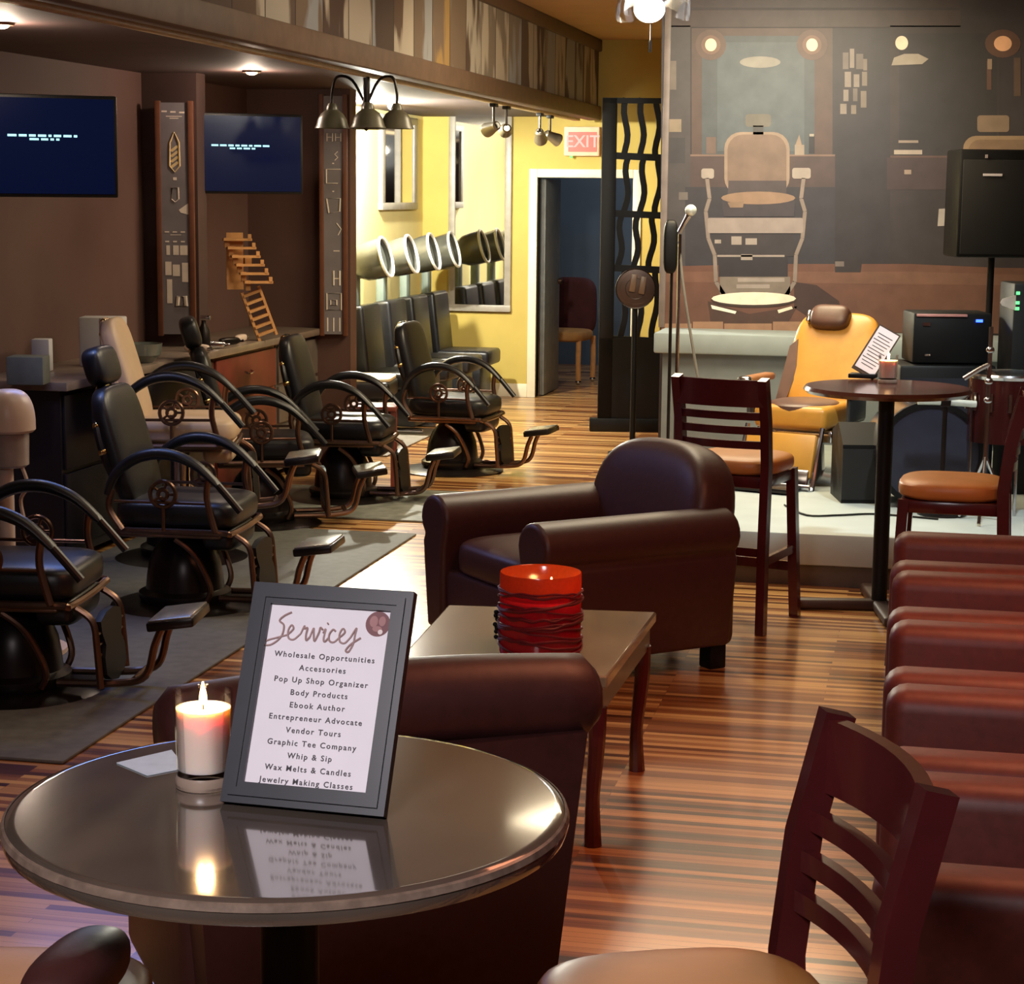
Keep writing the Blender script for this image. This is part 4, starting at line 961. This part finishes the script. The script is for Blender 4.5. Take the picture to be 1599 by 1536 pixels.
tag(MB().sell((0, 0, 0), (.04, .04, .04), (1, 1)).build('bare_bulb', emit_mat('bright_bulb', (255, 250, 230), 14), loc=GX(613, 164, -4.08)), 'bare bright bulb glowing under the soffit beside the pendant lamp', 'bulb')

bp_ = GX(613, 164, -4.08); lamp('POINT', 'bulb_light', (bp_.x - .06, bp_.y - .35, bp_.z - .02), 620, (1, .97, .82), .05)
# track spots
def spot(label, px, py, D, aim, power, col, sz, angle=80):
    g = GD(px, py, D); bx = XF - .13
    t = thing('track_spotlight', label, 'spotlight', (bx, g.y, ZS - .045), 0, 'track spotlights on the soffit trim')
    dr_ = (Vector(aim) - Vector((bx, g.y, ZS - .2))).normalized(); q_ = dr_.to_track_quat('Z', 'Y').to_euler()
    MB().box((0, 0, -.012), (.04, .12, .024), bev=.004).build('adapter', BLKP, t)
    MB().tube([(0, 0, -.02), (0, 0, -.1), (0, 0, -.14)], .009, 8).build('stem', DKM, t)
    c = Vector((0, 0, -.16))
    MB().lathe([(.02, -.05), (.032, -.04), (.036, .0), (.05, .07), (.052, .09), (.046, .09), (.03, .02)], c, q_, 20, cap=False).build('lamp_head', mat('brushed_head', (120, 110, 92), .35, .6), t)
    MB().lathe([(0, .05), (.04, .062), (0, .075)], c, q_, 16, cap=False).build('lens', emit_mat('spot_lens', (255, 248, 225), 6), t)
    if power:
        l = lamp('SPOT', 'spot_beam', Vector((bx, g.y, ZS - .045)) + c + dr_ * .11, power, col, .03, aim, angle, .6); 
    return t
spot('track spotlight nearest of four, lighting the alcove wall', 776, 170, 13.9, (XL, 15.0, 1.8), 160, (1, .98, .88), 0, 95)
spot('track spotlight second of four, lighting the mirror on the yellow wall', 798, 170, 14.3, (-4.0, YB, 1.9), 60, (1, .97, .85), 0, 70)
spot('track spotlight third of four, left of the exit sign', 848, 175, 15.5, (-3.2, YB, 1.2), 30, WARM, 0, 70)
spot('track spotlight last of four, nearest the exit sign', 866, 176, 15.9, (-1.6, YB, 1.4), 45, WARM, 0, 70)
# recessed soffit lights
for i, (px, py) in enumerate(((2, 35), (393, 110))):
    g = G(px, py, ZS)
    t = thing('recessed_light', ['small warm recessed soffit light at the upper left picture corner', 'small warm recessed soffit light above the farther television'][i], 'light', (g.x, g.y, ZS), 0, 'recessed soffit lights')
    MB().lathe([(.055, .0), (.05, -.012), (.04, -.012), (.035, .0)], n=24, cap=False).build('ring', BRZ, t)
    MB().sell((0, 0, -.006), (.035, .035, .02), (1, 1), nu=16, nv=8).build('bulb', emit_mat('warm_bulb', (255, 214, 150), 10), t)
    l = lamp('POINT', 'recessed_glow', (g.x, g.y, ZS - .06), 14, (1, .78, .6), .03)
# ceiling fan light
g = GD(1014, 14, 9.0)
t = thing('ceiling_light', 'frosted globe light with pull chain below the ceiling', 'ceiling light', (g.x, g.y, ZC))
dz = g.z - ZC
MB().lathe([(.09, 0), (.085, -.04), (.03, -.06), (.02, dz + .14), (.05, dz + .12), (.055, dz + .06), (0, dz + .06)], n=24).build('canopy', CHR, t)
for k in range(3):
    an = R(20 + 120 * k)
    MB().lathe([(.025, .06), (.05, .03), (.075, -.02), (.08, -.05), (.075, -.05), (.045, .025)], (.13 * math.cos(an), .13 * math.sin(an), dz + .03), (R(-25) * math.sin(an), R(25) * math.cos(an), 0), 24, cap=False).build('glass_shade', GLASS, t)
MB().sell((0, 0, dz), (.07, .07, .06), (1, 1)).build('globe', emit_mat('globe_glow', (250, 252, 255), 8), t)
MB().cyl((.01, -.02, dz - .06), (.01, -.02, dz - .14), .002, n=6).build('pull_chain', DKM, t)
MB().cyl((.01, -.02, dz - .14), (.01, -.02, dz - .19), .006, n=8).build('chain_knob', BLKP, t)
lamp('POINT', 'globe_light', (g.x, g.y, g.z - .1), 13, (1, .95, .85), .07)
# exit sign
g = GY(910, 221, YB)
t = thing('exit_sign', 'lit exit sign with pale red face above the doorway', 'sign', (g.x, YB - .035, g.z - .12), 0)
MB().box((0, 0, .12), (.31, .06, .25), bev=.01).build('housing', mat('pink_white_housing', (226, 190, 160), .5, emis=(255, 180, 150), es=.12), t)
fc = MB().box((0.01, -.032, .115), (.25, .006, .17)).build('face', mat('red_exit_face', (214, 70, 60), .5, emis=(255, 90, 75), es=.55), t)
text_mesh('EXIT', .145, 'lettering', emit_mat('exit_letters', (255, 190, 176), 1.1), fc, Matrix.Translation((.01, -.0365, .115)) @ Matrix.Rotation(math.pi / 2, 4, 'X'))
MB().box((-.09, -.02, -.012), (.02, .02, .02)).build('indicator', emit_mat('green_led', (80, 255, 90), 3), t)
# things in the blue room
g = GY(884, 560, 18.6)
t = thing('desk_chair', 'wooden chair with maroon back seen through the doorway', 'chair', (g.x, 18.6, 0), R(-100))
MB().sell((-.16, 0, .72), (.07, .24, .28), (.5, .5)).build('backrest', mat('maroon_cloth', (70, 26, 32), .8), t)
MB().sell((.06, 0, .46), (.24, .24, .06), (.5, .4)).build('seat', mat('ochre_cloth', (170, 124, 70), .8), t)
for sx in (1, -1):
    for sy in (1, -1): MB().tube([(sx * .2, sy * .2, .44), (sx * .21, sy * .2, .25), (sx * .2, sy * .2, .04)], .025, 8).build('leg', WOODL, t)
mb = MB()
for sx in (1, -1):
    for sy in (1, -1): mb.sell((sx * .2, sy * .2, .025), (.03, .03, .025), (1, 1), nu=10, nv=6)
mb.build('caster', CHR, t)
t = thing('desk', 'dark desk standing against the blue wall beyond the doorway', 'desk', (-2.0, 19.6, 0))
MB().box((0, 0, .84), (1.6, .6, .05), bev=.006).build('desk_top', BLKP, t); MB().box((0, .1, .42), (1.5, .4, .8)).build('desk_body', BLKP, t)

# ------------------------------------------------------------------ black divider with wavy cut-outs
g0 = G(940, 668, 0)
dvD = 15.0; k = dvD / F
gl = GD(937, 400, dvD); gtop = GD(985, 153, dvD).z
wdv = 135 * k
t = thing('room_divider', 'tall black room divider with wavy cut-out openings beside the doorway', 'divider', (gl.x, gl.y, 0), YAW)
MB().box((.055, 0, gtop / 2), (.11, .06, gtop), bev=.004).build('post', BLKP, t)
MB().box((wdv - .03, 0, gtop / 2), (.06, .06, gtop), bev=.004).build('post', BLKP, t)
MB().box((wdv / 2, 0, gtop - .02), (wdv, .06, .04)).build('top_rail', BLKP, t)
def zpix(py): return GD(985, py, dvD).z
MB().span((0, -.03, 0), (wdv, .03, zpix(528))).build('lower_panel', BLKP, t)
MB().box((wdv / 2 - .02, 0, .05), (wdv + .08, .1, .1), bev=.006).build('plinth', BLKP, t)
def xpix(px): return (px - 937) * k
for ya, yb, off in ((153, 245, 0), (245, 335, 3), (335, 420, -5), (420, 528, 2)):
    MB().box((wdv / 2, 0, zpix(yb)), (wdv, .05, .05 if yb != 528 else .02), (0, R(2), 0)).build('cross_bar', BLKP, t)
    for px in (973, 998, 1022):
        pts = []
        for i in range(9):
            v = i / 8; pts.append((xpix(px + off) + .016 * math.sin(v * 7 + px) + (.02 * (v - .5) if off else 0), 0, zpix(yb) + (zpix(ya) - zpix(yb)) * v))
        MB().ribbon(pts, .03, .045, (0, 1, 0)).build('wavy_bar', BLKP, t)
# fan in front
g = GD(992, 450, 13.6)
t = thing('pedestal_fan', 'round brown pedestal fan standing before the black divider', 'fan', (g.x, g.y, 0), YAW)
z = g.z
FB = mat('brown_fan_metal', (74, 54, 44), .35, .3)
MB().lathe([(0, -.04), (.06, -.04), (.12, -.02), (.138, .02), (.13, .05), (.05, .06), (0, .06)], (0, 0, z), (R(90), 0, 0), 36).build('fan_head', FB, t)
mb = MB()
for r_ in (.135, .105, .07): mb.tube([(r_ * math.cos(2 * math.pi * i / 28), -.065 + .02 * (r_ / .135), z + r_ * math.sin(2 * math.pi * i / 28)) for i in range(28)], .004, 5, closed=True, sub=1)
mb.build('guard', DKM, t)
for s_ in (-.02, .045): MB().box((s_, -.07, z + .05 - abs(s_ - .0) * .6), (.04, .008, .12), (0, R(8), 0), .004).build('blade', mat('brown_blade', (110, 86, 66), .4), t)
MB().cyl((0, 0, .03), (0, 0, z - .1), .02).build('pole', BLKP, t); MB().lathe([(.17, 0), (.17, .02), (.03, .04), (0, .04)], n=28).build('base', BLKP, t)

# ------------------------------------------------------------------ stage gear
def mic_stand():
    g = GD(1062, 360, 11.3); 
    t = thing('microphone_stand', 'chrome microphone stand holding a silver ball microphone before the mural', 'microphone stand', (g.x, g.y, 0), YAW)
    z = g.z
    MB().cyl((0, 0, .04), (0, 0, z - .02), .011, n=10).build('pole', CHR, t)
    MB().lathe([(.022, 0), (.022, .06), (0, .06)], (0, 0, z * .45), n=14).build('collar', CHR, t)
    for an in (80, 200, 320): MB().tube([(0, 0, .12), (.2 * math.cos(R(an)), .2 * math.sin(R(an)), .012)], .009, 8, smooth=False).build('leg', CHR, t)
    MB().tube([(-.005, 0, z - .06), (.03, -.01, z - .35), (.14, -.03, z - .95)], .008, 6).build('microphone_cable', mat('grey_cable', (150, 150, 146), .5), t)
    mc = thing_part('microphone', t)
    MB().tube([(-.005, 0, z - .01), (.02, -.01, z + .04), (.045, -.02, z + .085)], [.012, .014, .018], 12).build('mic_handle', CHR, mc)
    MB().sell((.056, -.025, z + .115), (.033, .033, .033), (1, 1), nu=18, nv=12).build('mic_head', mat('silver_mesh', (230, 240, 236), .35, .4), mc)
mic_stand()
g = GD(1047, 385, 11.85)
t = thing('pouch_stand', 'thin dark stand carrying a black pouch beside the microphone', 'stand', (g.x, g.y, 0), YAW)
z = g.z
MB().sell((0, 0, z), (.045, .04, .16), (.6, .5), nu=20, nv=14).build('pouch', BLKP, t); MB().cyl((.01, 0, .02), (.01, 0, z - .12), .01, n=10).build('pole', DKM, t)
MB().lathe([(.13, 0), (.13, .015), (.02, .03), (0, .03)], n=24).build('base', DKM, t)

# mustard barber chair on the stage, facing the room
g = GD(1262, 640, 10.8)
t = thing('barber_chair', 'mustard and brown vintage barber chair standing on the low stage', 'barber chair', (g.x, g.y + .05, pz), YAW - R(90) - R(30))
BRV = mat('brown_vinyl', (96, 68, 58), .4)
MB().lathe([(.32, 0), (.325, .012), (.27, .03), (.1, .05), (.09, .2), (.07, .22), (0, .22)], n=40).build('base', CHR, t)
MB().box((.0, 0, .26), (.42, .44, .07), bev=.01).build('seat_frame', CHR, t)
MB().box((.06, 0, .36), (.46, .42, .13), bev=.035, seg=3).build('seat', GOLD, t)
MB().sell((.07, 0, .405), (.22, .19, .04), (.6, .9)).build('seat_inlay', BRV, t)
bk = MB().sell((-.33, 0, .62), (.06, .25, .30), (.45, .5), (0, R(-30), 0), 36, 20).build('backrest', GOLD, t)
MB().prism([(-.258, .40), (-.20, .40), (-.17, .55), (-.21, .74), (-.25, .70)], lambda u, v, ww: Vector((-.172 - (v - .42) * .57 + ww, u, v)), 0, .02).build('side_wing', BRV, bk)
MB().sell((-.40, -.04, .86), (.06, .115, .075), (.6, .45), (0, R(-30), 0)).build('headrest', BRV, t)
MB().box((-.39, -.165, .86), (.06, .02, .07), (0, R(-30), 0), .006).build('headrest_clamp', CHR, t)
for s_ in (1, -1):
    ar = thing_part('arm', t)
    MB().box((.02, s_ * .30, .54), (.34, .075, .04), bev=.015, seg=3).build('arm_pad', mat('tan_arm', (156, 106, 68), .4), ar)
    MB().box((.04, s_ * .29, .43), (.26, .03, .2), bev=.02).build('arm_panel', mat('grey_arm_panel', (84, 84, 84), .35, .5), ar)
    MB().sell((.2, s_ * .30, .535), (.035, .045, .03), (.8, .8), nu=16, nv=8).build('arm_cap', CHR, ar)
MB().box((.40, 0, .17), (.05, .40, .24), (0, R(-18), 0), .015).build('leg_rest', GOLD, t)
MB().box((.45, 0, .045), (.05, .38, .12), (0, R(-18), 0), .01).build('leg_rest_plate', CHR, t)
mb = MB()
for s_ in (1, -1): mb.tube([(.34, s_ * .215, .32), (.4, s_ * .215, .18), (.47, s_ * .215, .0), (.5, s_ * .215, -.0 + .015)], .014, 8)
mb.tube([(.5, -.215, .02), (.5, .215, .02)], .014, 8, smooth=False); mb.build('leg_frame', CHR, t)
MB().box((.6, -.0, .02), (.2, .34, .025), (0, 0, 0), .008).build('foot_step', DKM, t)

# PA speaker on a stand, right
g = GD(1552, 318, 11.7)
t = thing('loudspeaker', 'black loudspeaker cabinet on a stand in front of the right part of the mural', 'loudspeaker', (g.x, g.y, pz), YAW)
z = g.z - pz
MB().box((0, 0, z), (.5, .36, .62), bev=.015).build('cabinet', BLKP, t); MB().box((0, -.182, z - .02), (.46, .01, .54), bev=.004).build('grille', mat('black_grille', (14, 13, 15), .7), t)
MB().box((-.06, -.19, z + .165), (.11, .006, .014)).build('badge', PAPER, t)
MB().box((-.1, -.19, z + .27), (.014, .006, .02)).build('logo_mark', mat('grey_badge', (160, 150, 150), .4), t)
MB().cyl((0, 0, .1), (0, 0, z - .3), .02).build('pole', BLKP, t)
for an in (30, 150, 270): MB().tube([(0, 0, .45), (.38 * math.cos(R(an)), .38 * math.sin(R(an)), .012)], .012, 8, smooth=False).build('leg', BLKP, t)
# amplifier stack with mixer
g = GD(1470, 560, 10.7)
t = thing('bass_cabinet', 'black speaker cabinet standing on the stage behind the far bar table', 'amplifier', (g.x, g.y, pz), YAW)
MB().box((0, 0, .33), (.52, .36, .66), bev=.02).build('cabinet', BLKP, t); MB().box((0, -.183, .31), (.47, .008, .56)).build('grille', mat('navy_grille', (28, 30, 42), .8, scale=200), t)
t = thing('amplifier_head', 'black amplifier head with a blue light on top of the speaker cabinet', 'amplifier', (g.x + .02, g.y, pz + .661), YAW)
MB().box((0, 0, .14), (.42, .3, .27), bev=.012).build('case', BLKP, t)
MB().box((-.06, -.155, .262), (.27, .012, .014), bev=.003).build('front_strip', mat('pink_grey_strip', (196, 140, 136), .4), t)
MB().box((.14, -.155, .235), (.035, .01, .014)).build('power_light', emit_mat('blue_led', (50, 90, 255), 5), t)
MB().box((-.14, -.153, .215), (.04, .008, .018)).build('badge', CHR, t); MB().box((-.13, -.153, .05), (.03, .008, .01)).build('badge', CHR, t)
g2 = GD(1580, 470, 10.45)
t = thing('mixer_rack', 'black equipment rack with green indicator lights right of the amplifier', 'rack', (g2.x + .06, g2.y, pz), YAW)
zz = g2.z - pz
MB().box((.08, 0, zz / 2 + .05), (.34, .3, zz + .1), bev=.01).build('case', BLKP, t)
mb = MB()
for dz_ in (.05, 0, -.03): mb.box((-.07, -.154, zz + dz_), (.018, .008, .016))
mb.build('indicator_light', emit_mat('green_indicator', (90, 220, 120), 2.5), t)
MB().prism([(-.02, -.04), (-.09, -.015), (-.1, 0), (-.09, .02), (-.02, .04)], lambda u, v, ww: Vector((u - .06, -.15 - ww, zz - .0 + v)), 0, .004).build('label_plate', mat('pale_plate', (190, 180, 170), .4), t)
# drum kit
g = GD(1440, 690, 10.0)
t = thing('bass_drum', 'dark bass drum lying on its side behind the far bar table', 'drum', (g.x, g.y, pz), YAW)
rd = .26
MB().lathe([(rd, -.2), (rd, .2)], (0, 0, rd + .01), (R(90), 0, 0), 44).build('shell', mat('dark_drum_shell', (26, 22, 28), .25, coat=.5), t)
MB().lathe([(0, 0), (rd - .01, 0), (rd - .01, .004), (0, .004)], (0, -.2, rd + .01), (R(90), 0, 0), 44).build('drum_head', mat('blue_black_head', (44, 46, 62), .4), t)
MB().lathe([(rd - .015, .185), (rd + .012, .185), (rd + .012, .215), (rd - .015, .215), (rd - .015, .185)], (0, 0, rd + .01), (R(90), 0, 0), 44, cap=False).build('hoop', BLKP, t)
g = GD(1478, 628, 9.6)
t = thing('drum_pedestal', 'pale chrome horizontal bar with a dark clamp under the drum', 'drum hardware', (g.x, g.y, pz), YAW)
zz = g.z - pz
MB().cyl((-.14, 0, zz + .004), (-.03, 0, zz + .002), .017, n=12).build('rod', mat('pale_chrome', (226, 236, 230), .25, .4), t); MB().cyl((.02, 0, zz), (.145, 0, zz - .008), .017, n=12).build('rod', MATS['pale_chrome'], t)
MB().box((-.005, 0, zz), (.05, .03, .045), bev=.006).build('clamp', DKM, t)
MB().cyl((-.005, 0, .01), (-.005, 0, zz), .012, n=10).build('pole', DKM, t); MB().lathe([(.12, 0), (.12, .012), (0, .014)], n=20).build('base', DKM, t)
g = GD(1560, 600, 9.8)
t = thing('floor_tom', 'maroon floor tom with chrome lugs at the right picture edge', 'drum', (g.x + .05, g.y, pz), YAW)
zz = g.z - pz
MB().lathe([(.2, zz - .28), (.2, zz + .05)], n=40).build('shell', mat('maroon_shell', (52, 18, 18), .2, coat=.6), t)
MB().lathe([(.203, zz + .035), (.208, zz + .05), (.203, zz + .06), (.19, zz + .056), (0, zz + .054)], n=40, cap=False).build('rim', CHR, t)
for k in range(7):
    an = R(180 + 26 * k); MB().cyl((.208 * math.cos(an), .208 * math.sin(an), zz - .12), (.208 * math.cos(an), .208 * math.sin(an), zz - .03), .01, n=8).build('lug', CHR, t)
for an in (200, 270, 340): MB().cyl((.21 * math.cos(R(an)), .21 * math.sin(R(an)), 0), (.21 * math.cos(R(an)), .21 * math.sin(R(an)), zz - .1), .008, n=8).build('leg', CHR, t)
g = GD(1515, 575, 9.4)
t = thing('cymbal_stand', 'chrome cymbal stand with tilted arm at the right of the stage', 'cymbal stand', (g.x + .06, g.y, pz), YAW)
zz = g.z - pz
MB().tube([(.03, 0, .3), (.03, 0, zz + .2)], .011, 8, smooth=False).build('pole', CHR, t)
MB().tube([(.03, 0, zz + .02), (-.02, 0, zz - .005), (-.09, 0, zz - .05)], .012, 8).build('boom', CHR, t)
for an in (10, 130, 250): MB().tube([(.03, 0, .32), (.03 + .14 * math.cos(R(an)), .14 * math.sin(R(an)), .012)], .009, 8, smooth=False).build('leg', CHR, t)
for dz_ in (.09, -.06, -.15): MB().sell((.03, -.0, zz + dz_), (.02, .02, .016), (.8, .8), nu=12, nv=8).build('wing_nut', CHR, t)
g = GD(1338, 690, 10.1)
t = thing('floor_monitor', 'black wedge speaker on the stage below the far bar table', 'loudspeaker', (g.x, g.y, pz), YAW)
MB().prism([(-.17, 0), (.17, 0), (.17, .34), (-.02, .4), (-.17, .3)], lambda u, v, ww: Vector((ww, u, v)), -.1, .12).build('cabinet', BLKP, t)
MB().box((0, -.175, .15), (.2, .006, .26)).build('grille', MATS['black_grille'], t)
# cable on the stage
pts = [G(1225, 790, pz), G(1260, 806, pz), G(1310, 806, pz), G(1362, 804, pz), G(1420, 808, pz), G(1465, 812, pz)]
tag(MB().tube([p + Vector((0, 0, .006)) for p in pts], .005, 6).build('cable', BLKP), 'thin dark cable snaking across the pale stage top', 'cable')
# stage spotlight cans
for i, (p, q_) in enumerate((((.3, 8.6, 2.98), (0, 10.1, .2)), ((-1.0, 9.0, 2.98), (-.9, 12.9, 1.9)))):
    d_ = (Vector(q_) - Vector(p)).normalized()
    t = thing('stage_light', ['black can light on the ceiling aimed at the low stage', 'black can light on the ceiling aimed at the mural'][i], 'spotlight', p)
    MB().lathe([(.03, -.12), (.06, -.1), (.065, .0), (.055, .0), (.05, -.08)], (0, 0, 0), d_.to_track_quat('Z', 'Y').to_euler(), 20, cap=False).build('can', BLKP, t)
    MB().cyl((0, 0, .0), (0, 0, .12), .012).build('bracket', BLKP, t)
